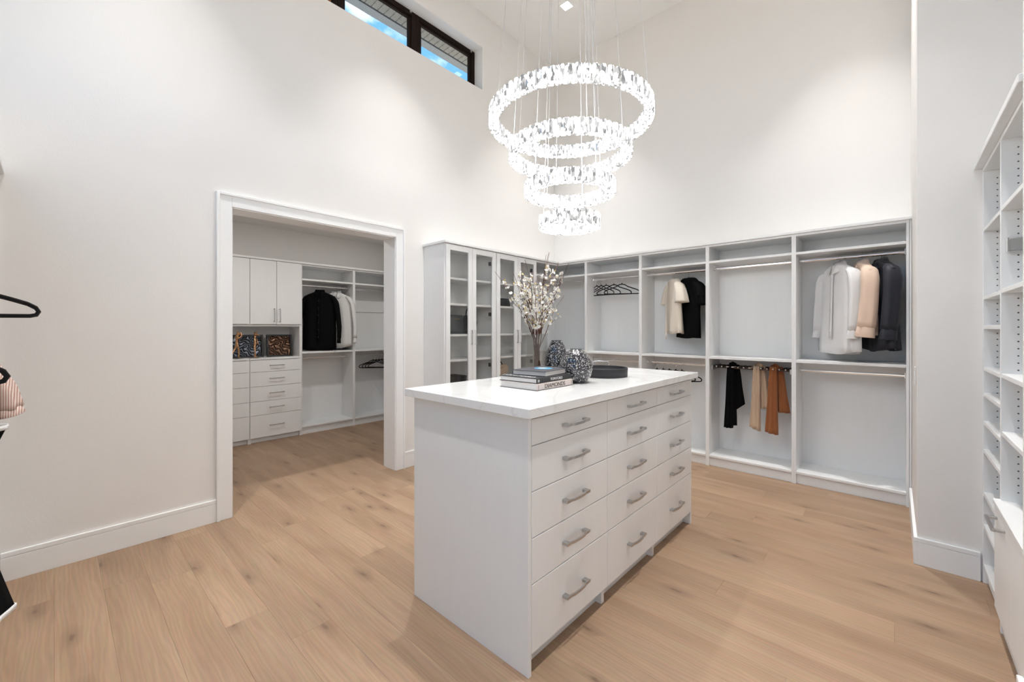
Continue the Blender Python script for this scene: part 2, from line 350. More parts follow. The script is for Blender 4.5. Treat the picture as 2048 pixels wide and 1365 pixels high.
# unseen glazed double doors added behind the viewer for fill light
for i in range(2):
    a, b = -1.08+0.67*i, -0.41+0.67*i; y0, y1 = YN-0.12, YN-0.075
    dr = struct('door_%d' % (i+1), MB().box(a+0.002, a+0.07, y0, y1, 0.002, 2.436).box(b-0.07, b-0.002, y0, y1, 0.002, 2.436).box(a+0.07, b-0.07, y0, y1, 0.002, 0.16).box(a+0.07, b-0.07, y0, y1, 2.34, 2.436), 'trim', bevel=0.002)
    B(a+0.066, b-0.066, y0+0.02, y0+0.026, 0.156, 2.344).build('pane', 'window_pane', dr)
    B((b-0.045 if i == 0 else a+0.025), (b-0.025 if i == 0 else a+0.045), y1, y1+0.04, 0.98, 1.12).build('door_handle', 'nickel', dr, bevel=0.003)
# tall fixed windows, also unseen, added above them for more fill light
for i in range(4):
    a, b = FX0+0.9*i, FX0+0.9*(i+1); y0, y1 = YN-T+0.005, YN-T+0.062
    fill_win = struct('window_%d' % (i+4), MB().box(a, a+0.035, y0, y1, 2.80, 4.80).box(b-0.035, b, y0, y1, 2.80, 4.80).box(a+0.035, b-0.035, y0, y1, 2.80, 2.835).box(a+0.035, b-0.035, y0, y1, 4.765, 4.80), 'dark_frame', bevel=0.003)
    B(a+0.033, b-0.033, y0+0.02, y0+0.026, 2.833, 4.767).build('pane', 'window_pane', fill_win)
# clerestory windows: three framed units in the deep reveal
for i in range(3):
    a = WY0 + i*(WY1-WY0)/3; b = WY0 + (i+1)*(WY1-WY0)/3
    xo, xi = XA-T+0.005, XA-T+0.062
    wdw = struct('window_%d' % (i+1), MB().box(xo, xi, a, a+0.05, WZ0, WZ1).box(xo, xi, b-0.05, b, WZ0, WZ1).box(xo, xi, a+0.05, b-0.05, WZ0, WZ0+0.05).box(xo, xi, a+0.05, b-0.05, WZ1-0.05, WZ1), 'dark_frame', bevel=0.003)
    MB().box(xo+0.012, xi-0.014, a+0.05, a+0.082, WZ0+0.05, WZ1-0.05).box(xo+0.012, xi-0.014, b-0.082, b-0.05, WZ0+0.05, WZ1-0.05).box(xo+0.012, xi-0.014, a+0.082, b-0.082, WZ0+0.05, WZ0+0.075).box(xo+0.012, xi-0.014, a+0.082, b-0.082, WZ1-0.075, WZ1-0.05).build('sash', 'sunlit_frame' if i == 0 else 'dark_frame', wdw, bevel=0.002)  # first sash is coloured as if the sun lit it
    B(xo+0.024, xo+0.030, a+0.078, b-0.078, WZ0+0.07, WZ1-0.07).build('pane', 'window_pane', wdw)
    MB().box(xi-0.002, xi+0.010, b-0.075, b-0.055, WZ1-0.03, WZ1-0.004).build('latch', 'nickel', wdw)

# ------------------------------------------------------------------ eaves seen through the clerestory
so = thing('roof_eave', 'tan grooved roof eave with gutter edge outside the high window', 'eave', (-4.05, 2.2, 4.85))
B(-0.20, 0.205, -2.6, 2.6, 0.03, 0.12).build('deck', 'dark_gap', so)
bm_ = B(-0.085, 0.16, -0.0352, 0.0352, 0.0, 0.03).mesh('soffit_board', 'soffit', bevel=0.003)
for k in range(68): inst('soffit_board', bm_, so, (0, -2.5+k*0.075, 0))
B(0.16, 0.205, -2.6, 2.6, -0.03, 0.03).build('wall_strip', 'soffit_trim', so)
MB().box(-0.20, -0.105, -2.6, 2.6, 0.0, 0.03).box(-0.212, -0.20, -2.6, 2.6, 0.0, 0.12).build('fascia', 'gutter', so)
B(-0.105, -0.087, -2.6, 2.6, 0.006, 0.03).build('drip_edge', 'dark_gap', so)

# ------------------------------------------------------------------ handles and rods
def bridge_handle(L):
    m = MB(); h = L/2; tw = 0.0065
    prof = [(-h, 0.026), (-h*0.62, 0.026), (-h*0.45, 0.031), (0, 0.033), (h*0.45, 0.031), (h*0.62, 0.026), (h, 0.026)]
    m.loft([[(x, -d-0.004, -tw), (x, -d+0.003, -tw), (x, -d+0.003, tw), (x, -d-0.004, tw)] for x, d in prof])
    for s in (-1, 1): m.box(s*h*0.86-h*0.13, s*h*0.86+h*0.13, -0.024, 0, -tw, tw)
    return m.mesh('handle', 'nickel', bevel=0.001)
def bar_handle(L, d=0.03, r=0.005, mname='chrome'):
    m = MB(); m.box(-L/2, L/2, -d-r, -d+r, -r, r)
    for s in (-1, 1): m.box(s*L/2*0.92-r, s*L/2*0.92+r, -d+r, 0, -r, r)
    return m.mesh('handle', mname, bevel=0.0012)
HB = bridge_handle(0.185); HT = bar_handle(0.155); HC = bar_handle(0.17, 0.028, 0.0045, 'nickel')
def rod(parent, x0, x1, y, z, r=0.0145):
    rd = MB().tube([(x0, y, z), (x1, y, z)], r, 14, 0.62, side=(0,0,1)).build('hanging_rod', 'chrome', parent, smooth=False)
    for x in (x0+0.001, x1-0.001):
        s = 1 if x < (x0+x1)/2 else -1
        MB().box(x, x+s*0.007, y-0.016, y+0.016, z-0.022, z+0.026).build('rod_bracket', 'chrome', rd, bevel=0.002)
PT = 0.0172
def pin_holes(parent, W, D, z0, z1, pm, r=0.0028, step=0.034, sides=(0, 1)):
    m = MB(); z = z0
    while z < z1:
        for x in ([PT] if 0 in sides else []) + ([W-PT] if 1 in sides else []):
            s = 1 if x < W/2 else -1
            for y in (0.045, D-0.055):
                ring = [(x-0.001*s, y+r*math.cos(2*PI*k/6), z+r*math.sin(2*PI*k/6)) for k in range(6)]
                ring2 = [(x+0.0003*s, p[1], p[2]) for p in ring]
                m.loft([ring, ring2])
        z += step
    return stuff(m.build('shelf_pin_holes', pm, parent))
def carcass(t, W, D, top, kick=0.092, bottom=0.020, back=True, mt='melamine'):
    B(0, PT, 0, D, 0, top).build('side_panel', mt, t, bevel=0.0012); B(W-PT, W, 0, D, 0, top).build('side_panel', mt, t, bevel=0.0012)
    B(PT, W-PT, 0.0, D, top-0.02, top).build('top_panel', mt, t, bevel=0.0012)
    if back: B(PT, W-PT, D-0.012, D-0.002, kick, top-0.02).build('back_panel', mt, t)
    B(PT, W-PT, 0.001, D-0.012, kick, kick+bottom).build('bottom_shelf', mt, t, bevel=0.0012)
    B(PT, W-PT, 0.022, 0.04, 0, kick).build('kick_board', mt, t)
def shelf(t, W, D, z, y0=0.004, th=0.022, mt='melamine'):
    B(PT, W-PT, y0, D-0.012, z-th, z).build('shelf', mt, t, bevel=0.0012)
TOP = 2.255; DB = 0.362; YF = 4.515

# ------------------------------------------------------------------ wardrobe along the back wall
XB = [-3.638, -2.87, -2.143, -1.416, -0.673, 0.085]
b_labels = ['white open wardrobe bay tucked in the corner behind the glass-door cabinets',
            'white open wardrobe bay with five empty hangers on its upper rod',
            'white open wardrobe bay holding the cream blouse and the black blouse',
            'white open wardrobe bay with the pull-out trouser rack',
            'white open wardrobe bay holding white, peach and navy shirts']
for i in range(5):
    x0, x1 = XB[i], XB[i+1]; W = x1-x0
    t = thing('wardrobe_bay', b_labels[i], 'wardrobe', (x0, YF, 0), 0, 'open bays along the back wall')
    carcass(t, W, DB, TOP)
    shelf(t, W, DB, 2.092); shelf(t, W, DB, 1.117, th=0.024)
    rod(t, PT, W-PT, 0.15, 2.025)
    if i != 3: rod(t, PT, W-PT, 0.15, 1.018)
    pin_holes(t, W, DB, 0.22, 2.2, 'pale_pin', r=0.0024)
cr = MB().box(-3.638, 0.103, YF-0.022, YB-0.002, TOP, TOP+0.025)
tag(cr.build('crown_board', 'melamine', None, bevel=0.002), 'long white top board capping the back wall wardrobe', 'board')
t = thing('filler_panel', 'narrow white upright filler strip beside the wall corner', 'panel', (0.0865, YF+0.004, 0))
B(0, 0.012, 0, 0.36, 0, TOP).build('panel', 'melamine', t, bevel=0.001)

# ------------------------------------------------------------------ glass-door cabinets on the left wall
XG = -3.28; DG = 0.358
gy = [2.612, 3.332, 4.05]
shz = [0.42, 0.82, 1.085, 1.345, 1.66, 1.925]
for i in range(2):
    W = gy[i+1]-gy[i]
    t = thing('display_cabinet', ['tall white glass-door cabinet holding the black and fur handbags', 'tall white glass-door cabinet holding the beige handbag'][i], 'cabinet', (XG-0.02, gy[i], 0), PI/2, 'glass-door cabinets')
    D = DG-0.02-0.002
    carcass(t, W, D, TOP)
    for z in shz: shelf(t, W, D, z, y0=0.012)
    pin_holes(t, W, D, 0.5, 2.2, 'pale_pin', r=0.0022)
    for k in range(2):
        a = k*W/2 + (0.010 if k == 0 else 0.002); b = (k+1)*W/2 - (0.002 if k == 0 else 0.010)
        d = MB().box(a, a+0.052, -0.021, -0.001, 0.10, 2.247).box(b-0.052, b, -0.021, -0.001, 0.10, 2.247).box(a+0.052, b-0.052, -0.021, -0.001, 0.10, 0.155).box(a+0.052, b-0.052, -0.021, -0.001, 2.192, 2.247).build('door', 'melamine', t, bevel=0.0012)
        B(a+0.050, b-0.050, -0.013, -0.009, 0.153, 2.194).build('pane', 'pane', d)
        inst('handle', HT, d, ((b-0.026 if k == 0 else a+0.026), -0.021, 1.31), (0, PI/2, 0))
        for z in (0.5, 1.0, 1.56, 2.12):
            xh = a+0.056 if k == 0 else b-0.056
            B(xh-0.012, xh+0.012, 0.0, 0.03, z-0.02, z+0.02).build('hinge', 'dark_gap', d)
t = tag(B(XA+0.002, XG+0.02, gy[0]-0.02, YF-0.024, TOP, TOP+0.025).build('crown_board', 'melamine', None, bevel=0.002), 'white top board capping the two glass-door cabinets', 'board')
t = thing('corner_shelf', 'white blind corner shelf between glass cabinet and back wardrobe', 'shelf', (XA+0.002, gy[2]+0.001, 0))
B(0, 0.335, 0, YF-gy[2]-0.004, 2.068, 2.090).build('shelf', 'melamine', t)
B(0, 0.335, 0, YF-gy[2]-0.004, TOP-0.02, TOP).build('top_panel', 'melamine', t)
B(0, 0.012, 0, YF-gy[2]-0.004, 0.0, 2.068).build('back_panel', 'melamine', t)

# ------------------------------------------------------------------ island
IX0, IX1, IY0, IY1 = -1.864, -1.078, 1.277, 3.092
isl = thing('island', 'large grey-white drawer island standing alone on the oak floor', 'island', ((IX0+IX1)/2, (IY0+IY1)/2, 0), PI/2)
# local x = +y world, local y = -x world; front (drawers) at local y = -hw
hw = (IX1-IX0)/2; hl = (IY1-IY0)/2; ZT = 1.048
B(-hl, -hl+0.019, -hw, hw, 0, ZT).build('end_panel', 'lacquer', isl, bevel=0.0015)
B(hl-0.019, hl, -hw, hw, 0, ZT).build('end_panel', 'lacquer', isl, bevel=0.0015)
cols = [-hl+0.019, 1.897-2.1845, 2.500-2.1845, hl-0.019]
B(-hl+0.019, hl-0.019, -hw+0.024, hw-0.024, 0.085, ZT).build('carcass', 'lacquer', isl)
B(-hl+0.019, hl-0.019, -hw+0.055, hw-0.055, 0.0, 0.085).build('kick_board', 'lacquer', isl)
for c_ in cols[1:3]:
    for s in (-1, 1):
        B(c_-0.022, c_+0.004, min(s*(hw-0.022), s*(hw-0.06)), max(s*(hw-0.022), s*(hw-0.06)), 0, 0.085).build('divider_foot', 'lacquer', isl)
dz = [0.087, 0.367, 0.553, 0.741, 0.926, 1.036]
for s in (1, -1):
    for k in range(3):
        for j in range(5):
            a, b = cols[k]+0.0015, cols[k+1]-0.0015
            dr = B(a, b, -hw-0.001, -hw+0.021, dz[j]+0.0015, dz[j+1]-0.0015).mesh('drawer', 'lacquer', bevel=0.0018)
            o = inst('drawer', dr, isl, rot=(0, 0, 0 if s == 1 else PI))
            inst('handle', HB, o, ((a+b)/2, -hw-0.001, (dz[j]+dz[j+1])/2 - 0.003))
ct = MB().box(IX0-0.034, IX1+0.034, IY0-0.036, IY1+0.034, ZT, 1.087)
tag(ct.build('countertop', 'quartz', None, bevel=0.002), 'white quartz countertop resting on the drawer island', 'countertop')
ZI = 1.0871

# ------------------------------------------------------------------ shelving on the right wall
XS = 0.36; DS = 0.37
t = thing('shelf_unit', 'tall white adjustable shelving with pin holes beside the short wall', 'shelves', (XS, 3.470, 0), -PI/2)
W1 = 3.470-2.94; W2 = 2.94-2.338; WW = W1+W2; TS = 2.285
B(0, 0.018, 0, DS, 0, TS).build('side_panel', 'melamine', t, bevel=0.0012); B(WW-0.018, WW, 0, DS, 0, TS).build('side_panel', 'melamine', t, bevel=0.0012)
B(W1-0.009, W1+0.009, 0, DS, 0, TS).build('divider', 'melamine', t, bevel=0.0012)
B(0.018, WW-0.018, 0, DS, TS-0.02, TS).build('top_panel', 'melamine', t, bevel=0.0012)
B(0.018, WW-0.018, DS-0.012, DS-0.002, 0.09, TS-0.02).build('back_panel', 'melamine', t)
B(0.018, W1-0.009, 0.02, 0.038, 0, 0.085).build('kick_board', 'melamine', t)
for z in (1.955, 1.58, 1.418, 1.190, 1.048, 0.893, 0.738, 0.502, 0.326, 0.105): B(0.018, W1-0.009, 0.002, DS-0.012, z-0.02, z).build('shelf', 'melamine', t, bevel=0.0012)
for z in (1.96, 1.583, 1.195, 0.930): B(W1+0.009, WW-0.018, 0.002, DS-0.012, z-0.02, z).build('shelf', 'melamine', t, bevel=0.0012)
m = MB(); z = 0.14
while z < 2.25:
    for x in (0.018, W1+0.009):
        if x > 0.1 and z < 0.64: continue
        for y in (0.052, DS-0.06):
            r = 0.0034
            ring = [(x-0.001, y+r*math.cos(2*PI*k/8), z+r*math.sin(2*PI*k/8)) for k in range(8)]
            m.loft([ring, [(x+0.0004, p[1], p[2]) for p in ring]])
    z += 0.0325
stuff(m.build('shelf_pin_holes', 'grey_pin', t))
lb = MB().box(W1+0.009, WW-0.018, 0.0, DS-0.012, 0.10, 0.59).build('hamper_body', 'melamine', t)
d = B(W1-0.004, WW-0.004, -0.018, 0.0, 0.115, 0.588).build('hamper_door', 'melamine', t, bevel=0.0015)
inst('handle', bar_handle(0.19, 0.034, 0.006, 'nickel'), d, (W1+0.16, -0.018, 0.545))
B(W1-0.012, WW, -0.022, DS-0.012, 0.59, 0.612).build('hamper_top', 'melamine', t, bevel=0.002)
B(W1+0.009, WW-0.018, 0.008, 0.03, 0, 0.10).build('kick_board', 'melamine', t)
tag(B(XS-0.034, 0.733, 2.332, 3.4705, TS, TS+0.03).build('crown_board', 'melamine', None, bevel=0.002), 'white top board overhanging the tall shelving with pin holes', 'board')
t = thing('belt_rack', 'grey metal belt rack fixed inside the tall shelving', 'rack', (XS+0.02, 2.929, 1.745))
B(0, 0.30, -0.022, -0.002, 0.006, 0.062).build('rail', 'acrylic_grey', t, bevel=0.002)
B(-0.006, 0.004, -0.026, -0.001, 0.0, 0.066).build('end_plate', 'chrome', t, bevel=0.002)
B(0, 0.30, -0.024, -0.002, -0.002, 0.006).build('lip', 'chrome', t)
t = thing('crystal_vase', 'ribbed clear crystal vase on the low hamper top', 'vase', (0.50, 2.60, 0.6125))
m = MB(); n = 40
rings = []
for r, z in ((0.045, 0), (0.062, 0.02), (0.058, 0.08), (0.064, 0.16), (0.074, 0.20)):
    rings.append([((r*(1+0.05*(-1)**k))*math.cos(2*PI*k/n), (r*(1+0.05*(-1)**k))*math.sin(2*PI*k/n), z) for k in range(n)])
for r, z in ((0.069, 0.20), (0.056, 0.14), (0.052, 0.08), (0.05, 0.025)):
    rings.append([(r*math.cos(2*PI*k/n), r*math.sin(2*PI*k/n), z) for k in range(n)])
m.loft(rings).build('bowl', 'clear_vase', t)

# ------------------------------------------------------------------ closet furniture of the small room
X2 = -5.765
u_y = [0.99, 1.595, 2.19]
for i in range(2):
    W = u_y[i+1]-u_y[i]; D = 0.36
    t = thing('drawer_cabinet', ['white drawer cabinet with wall doors standing beside the bronze figurines', 'white drawer cabinet with long bar handles next to the hanging black shirt'][i], 'cabinet', (X2, u_y[i], 0), PI/2, 'drawer cabinets of the small closet')
    for k, (p0, p1) in enumerate(((0, PT), (W-PT, W))):
        if k == 1-i: MB().box(p0, p1, 0, D, 0, 1.018).box(p0, p1, 0, D, 1.43, TOP).build('side_panel', 'melamine', t)
        else: B(p0, p1, 0, D, 0, TOP).build('side_panel', 'melamine', t)
    B(0.0005, W-0.0005, D-0.012, D-0.002, 0.07, TOP).build('back_panel', 'melamine', t)
    B(PT, W-PT, 0.03, 0.045, 0, 0.07).build('kick_board', 'melamine', t)
    B(PT*0.1, W-PT*0.1, 0.002, D-0.012, 1.43, 1.452).build('upper_body', 'melamine', t); B(PT, W-PT, 0.002, D-0.012, TOP-0.02, TOP).build('top_panel', 'melamine', t)
    B(PT, W-PT, 0.02, D-0.012, 0.07, 1.01).build('drawer_box', 'dark_gap', t)
    B(PT*0.2, W-PT*0.2, -0.02, D-0.012, 1.018, 1.040).build('counter', 'melamine', t, bevel=0.0015)
    zz = [0.062, 0.338, 0.508, 0.690, 0.868, 1.014]
    for j in range(5):
        dr = B(0.0025, W-0.0025, -0.02, -0.001, zz[j]+0.002, zz[j+1]-0.002).build('drawer', 'melamine', t, bevel=0.0015)
        inst('handle', HC, dr, (W/2, -0.02, (zz[j]+zz[j+1])/2+0.004))
    for k in range(2):
        a = k*W/2+0.0025; b = (k+1)*W/2-0.0025
        dd = B(a, b, -0.02, -0.001, 1.456, 2.250).build('door', 'melamine', t, bevel=0.0015)
        inst('handle', HC, dd, ((b-0.03 if k == 0 else a+0.03), -0.02, 1.57), (0, PI/2, 0))
y3 = [2.19, 2.925, 3.62]
for i in range(2):
    W = y3[i+1]-y3[i]
    t = thing('wardrobe_bay', ['white open wardrobe bay in the small closet holding a black shirt', 'white open wardrobe bay in the small closet with four empty hangers'][i], 'wardrobe', (X2, y3[i], 0), PI/2, 'open bays of the small closet')
    carcass(t, W, DB, TOP); shelf(t, W, DB, 2.065); shelf(t, W, DB, 1.095, th=0.024)
    rod(t, PT, W-PT, 0.15, 1.99); rod(t, PT, W-PT, 0.15, 1.0)
    if i == 1: B(PT, W-PT, DB-0.03, DB-0.012, 1.66, 1.71).build('wall_cleat', 'melamine', t)
    pin_holes(t, W, DB, 0.22, 2.2, 'pale_pin', r=0.0024)
tag(MB().box(X2-0.362, X2+0.03, 0.99, 3.62, TOP, TOP+0.025).build('crown_board', 'melamine', None, bevel=0.002), 'white top board capping the cabinets of the small closet', 'board')
t = thing('wardrobe_bay', 'white wardrobe bay at right angles in the small closet corner', 'wardrobe', (X2+0.04, Y2B-0.38, 0), 0, 'open bays of the small closet')
carcass(t, 0.8, 0.375, TOP); shelf(t, 0.8, 0.375, 2.065); shelf(t, 0.8, 0.375, 1.095); rod(t, PT, 0.8-PT, 0.185, 1.99)

# ------------------------------------------------------------------ near wardrobe on the wall beside the viewer
nx = [-3.638, -3.0, -2.2, -1.2]
for i in range(3):
    W = nx[i+1]-nx[i]
    t = thing('wardrobe_bay', ['white open wardrobe bay against the wall with the tall cased opening', 'white open wardrobe bay with empty hangers beside the pink striped shirt', 'white open wardrobe bay holding the striped shirt and black dress'][i], 'wardrobe', (nx[i+1], -0.205, 0), PI, 'near open bays')
    carcass(t, W, 0.41, TOP); shelf(t, W, 0.41, 1.95); rod(t, PT, W-PT, 0.06, (1.9, 1.645, 1.475)[i])
tag(B(-3.638, -1.2, YN+0.002, -0.185, TOP, TOP+0.025).build('crown_board', 'melamine', None, bevel=0.002), 'white top board of the near wardrobe holding the striped shirt', 'board')

# ------------------------------------------------------------------ chandelier
CX, CY = -1.49, 2.16
ch = thing('chandelier', 'four tier crystal ring chandelier hanging above the island', 'chandelier', (CX, CY, 2.0))
MB().lathe([(0.30, ZC-2.0-0.05), (0.30, ZC-2.0-0.0005)], 48).build('canopy', 'ring_metal', ch, smooth=False)
rings_ = [(0.500, 2.662), (0.378, 2.452), (0.278, 2.225), (0.188, 2.022)]
hh = 0.078
def crystal_mesh(wd, h, dp):
    m = MB(); a = wd/2; b = a*0.45
    sec = lambda z, k: [(-a*k, 0, z), (-b*k, -dp*k, z), (b*k, -dp*k, z), (a*k, 0, z)]
    m.loft([sec(0, 0.86), sec(0.008, 1), sec(h*0.5, 0.94), sec(h-0.008, 1), sec(h, 0.86)])
    return m.mesh('crystal', 'crystal')
seg_counts = (72, 56, 42, 28)
for ri, (R, z0) in enumerate(rings_):
    z0 -= 2.0; th = 0.052
    nseg = 96
    fr = MB(); prof = [(R-th+0.012, z0+0.008), (R-0.012, z0+0.008), (R-0.012, z0+hh), (R-th+0.012, z0+hh)]
    rr = [[(r*math.cos(2*PI*k/nseg), r*math.sin(2*PI*k/nseg), z) for r, z in prof] for k in range(nseg)]
    fr.loft(rr+[rr[0]], False, False)
    fo = fr.build('ring', 'ring_metal', ch)
    N = seg_counts[ri]; wd = 2*PI*R/N*0.93
    cm = crystal_mesh(wd, hh, 0.013)
    for k in range(N):
        a = 2*PI*k/N
        inst('crystal', cm, fo, ((R-0.012)*math.cos(a), (R-0.012)*math.sin(a), z0), (0, 0, a+PI/2))
    # inner crystals and bottom tiles, too many and too small to pick apart
    m = MB(); Ri = R-th+0.012; wi = 2*PI*Ri/N*0.9/2; wb = 2*PI*(R-th/2)/N*0.9/2
    for k in range(N):
        a = 2*PI*(k+0.5)/N; ca, sa = math.cos(a), math.sin(a)
        P = lambda r, t_, z: (r*ca - t_*sa, r*sa + t_*ca, z)
        m.loft([[P(Ri, -wi, z), P(Ri-0.012, -wi*0.45, z), P(Ri-0.012, wi*0.45, z), P(Ri, wi, z)] for z in (z0, z0+hh*0.5, z0+hh)])
        q0, q1 = R-th+0.015, R-0.015
        m.loft([[P(q0, -wb, z0+0.007), P(q1, -wb, z0+0.007), P(q1, wb, z0+0.007), P(q0, wb, z0+0.007)], [P(q0+0.005, -wb*0.7, z0-0.003), P(q1-0.005, -wb*0.7, z0-0.003), P(q1-0.005, wb*0.7, z0-0.003), P(q0+0.005, wb*0.7, z0-0.003)]])
    stuff(m.build('inner_crystals', 'crystal', fo))
    nc = (5, 4, 4, 3)[ri]; top_r = (0.27, 0.20, 0.13, 0.07)[ri]
    for k in range(nc):
        a = 2*PI*k/nc + 0.5 + ri*0.37; rm = R-th/2
        MB().tube([(rm*math.cos(a), rm*math.sin(a), z0+hh-0.01), (top_r*math.cos(a), top_r*math.sin(a), ZC-2.0-0.05)], 0.0017, 6).build('cord', 'cord', ch)

# ceiling downlights
def downlight(x, y, z, label, W, grp, s=0.052, spread=66):
    t = thing('recessed_light', label, 'light', (x, y, z), 0, grp)
    f = MB().box(-s-0.012, s+0.012, -s-0.012, -s, -0.006, -0.0005).box(-s-0.012, s+0.012, s, s+0.012, -0.006, -0.0005).box(-s-0.012, -s, -s, s, -0.006, -0.0005).box(s, s+0.012, -s, s, -0.006, -0.0005)
    f.build('bezel', 'trim', t)
    B(-s, s, -s, s, -0.004, -0.0005).build('lens', 'lens', t)
    ld = bpy.data.lights.new('lamp', 'AREA'); ld.shape = 'SQUARE'; ld.size = 2*s*0.96; ld.energy = W; ld.spread = math.radians(spread); ld.color = (1.0, 0.985, 0.96)
    lo = bpy.data.objects.new('lamp', ld); C.objects.link(lo); lo.parent = t; lo.location = (0, 0, -0.0065)
for x in (-2.83, -0.28):
    for y in (0.36, 2.20, 4.04):
        downlight(x, y, ZC, 'small square recessed downlight in the high white ceiling', DOWNLIGHT_W, 'downlights in the high ceiling')
downlight(-4.6, 1.3, 2.75, 'added square downlight in the unseen small closet ceiling', CLOSET_FILL_W, 'added downlights in the small closet', spread=180)  # two unseen lamps added to brighten the small closet
downlight(-4.6, 2.9, 2.75, 'added square downlight in the unseen small closet ceiling', CLOSET_FILL_W, 'added downlights in the small closet', spread=180)
t = thing('light_switch', 'small white switch plate on the narrow return wall', 'switch', (0.0995, 3.72, 1.10))
B(-0.006, 0, -0.036, 0.036, -0.058, 0.058).build('plate', 'plate', t, bevel=0.002); B(-0.009, -0.006, -0.015, 0.015, -0.03, 0.03).build('rocker', 'plate', t, bevel=0.001)

# ------------------------------------------------------------------ hangers
def hanger_meshes():
    s = MB(); half = [(0.0, -0.078), (0.020, -0.080), (0.045, -0.090), (0.070, -0.108), (0.10, -0.118), (0.15, -0.136), (0.185, -0.150), (0.205, -0.164), (0.212, -0.178), (0.206, -0.190), (0.19, -0.194)]
    path = [(-x, 0, z) for x, z in reversed(half)] + [(x, 0, z) for x, z in half[1:]] 
    path += [(0.1, 0, -0.195), (0, 0, -0.195), (-0.1, 0, -0.195), (-0.19, 0, -0.194)]
    s.tube(path, 0.0036, 8, 1.75, side=(0, 1, 0.001))
    s.tube([(0, 0, -0.060), (0, 0, -0.068), (0, 0, -0.082)], [0.003, 0.006, 0.012], 8)
    body = s.mesh('body', 'velvet', True)
    h = MB(); pts = [(0, 0, -0.064), (0, 0, -0.040)]
    for k in range(11):
        a = math.radians(-90 + 25*k); pts.append((0.0185*math.cos(a), 0, -0.003 + 0.0205*math.sin(a)) if k else (0.004, 0, -0.026))
    h.tube(pts, 0.0017, 6)
    return body, h.mesh('hook', 'chrome', True)
HBODY, HHOOK = hanger_meshes()
def hanger(x, y, z, rz, label, group):
    k = 1.0 if group else 0.80      # clothes hide slimmer hangers
    t = thing('coat_hanger', label, 'hanger', (x, y, z), rz, group)
    inst('body', HBODY, t, scale=(k, 1, 1)); inst('hook', HHOOK, t); return t
R_ = math.radians

# ------------------------------------------------------------------ garments (local: x across, front towards -y, origin on the rod)
def body_ring(w, d, z, n=40, amp=0.0, lobes=6, ph=0.0, sx=0.0, sy=0.0):
    out = []
    for k in range(n):
        a = 2*PI*k/n; c_, s_ = math.cos(a), math.sin(a)
        ex = 0.75
        x = w*math.copysign(abs(c_)**ex, c_); y = d*math.copysign(abs(s_)**ex, s_)
        f = 1 + amp*math.sin(lobes*a+ph) + 0.5*amp*math.sin((lobes+5)*a-ph*1.7)
        out.append((x*(1+0.35*(f-1))+sx, y*f+sy, z + 0.004*math.sin(3*a+ph)*(amp > 0)))
    return out
def shirt_body(parent, m, length, wsh=0.205, wch=0.225, whem=0.23, depth=0.055, amp=0.22, ph=0.0, hem_dip=0.03, neck=0.062, name='body'):
    z0 = -0.070; prof = [(neck, 0.040, z0), (neck+0.025, 0.046, z0-0.012), (wsh*0.72, 0.046, z0-0.038), (wsh*0.95, 0.044, z0-0.062), (wsh, 0.044, z0-0.085)]
    N = 14
    for i in range(1, N+1):
        t = i/N
        w = wsh+(wch-wsh)*min(1, t*3) + (whem-wch)*max(0, (t-0.33)/0.67)
        prof.append((w*0.93, depth*(0.85+0.3*t), z0-0.085-(length-0.085)*t))
    rings = []
    for i, (w, d, z) in enumerate(prof):
        t = max(0, (i-4)/N); r = body_ring(w, d, z, amp=amp*t, ph=ph+t*0.9)
        if i == len(prof)-1 or i == len(prof)-2: r = [(p[0], p[1], p[2]-hem_dip*(1-min(1, abs(p[0])/w)**2)*(1 if i == len(prof)-1 else 0.4)) for p in r]
        rings.append(r)
    mb = MB().loft(rings, False, False)
    o = mb.build(name, m, parent, True)
    so_ = o.modifiers.new('thick', 'SOLIDIFY'); so_.thickness = 0.0025
    return o
def sleeve(parent, m, s, path, rad, flat=0.5, cuff=None, cuff_len=0.07, ph=0.0, name='sleeve', fold=0.12):
    """path: (x, y, z) from inside the shoulder to the cuff; radius runs front to back, flat squeezes it across"""
    P_ = [Vector((s*x, y, z)) for x, y, z in path]; n = 20; N = 14; rings = []
    def at(q, seq):
        f = q*(len(seq)-1); i = min(int(f), len(seq)-2); return seq[i] + (seq[i+1]-seq[i])*(f-i)
    def ring(p, t, r, k_):
        u = Vector((0, 1, 0)); u = (u - t*u.dot(t)).normalized(); w = t.cross(u)
        return [p + u*(r*math.cos(2*PI*k/n)*(1+fold*k_*math.sin(3*2*PI*k/n+ph))) + w*(r*flat*math.sin(2*PI*k/n)*(1+1.6*fold*k_*math.sin(5*2*PI*k/n+ph))) for k in range(n)]
    for i in range(N+1):
        q = i/N; p = at(q, P_); t = (at(min(1, q+0.08), P_)-at(max(0, q-0.08), P_)).normalized()
        rings.append(ring(p, t, at(q, rad)*(0.9 if i == 0 else 1), q))
    o = MB().loft(rings, True, False).build(name, m, parent, True); o.modifiers.new('thick', 'SOLIDIFY').thickness = 0.002
    if cuff:
        p = P_[-1]; t = (P_[-1]-P_[-2]).normalized(); r = rad[-1]
        cr_ = [ring(p+t*(-0.003+cuff_len*q), t, r*f, 0.25) for q, f in ((0, 0.92), (0.06, 0.97), (0.94, 1.08), (1.0, 1.06))]
        c_ = MB().loft(cr_, False, False).build('cuff', cuff, parent, True); c_.modifiers.new('thick', 'SOLIDIFY').thickness = 0.003
        bp = p+t*(cuff_len*0.5)+Vector((0, -r*1.03, 0))
        MB().tube([bp+Vector((0, 0.004, 0)), bp+Vector((0, -0.003, 0))], 0.0045, 8).build('cuff_button', m, c_)
    return o
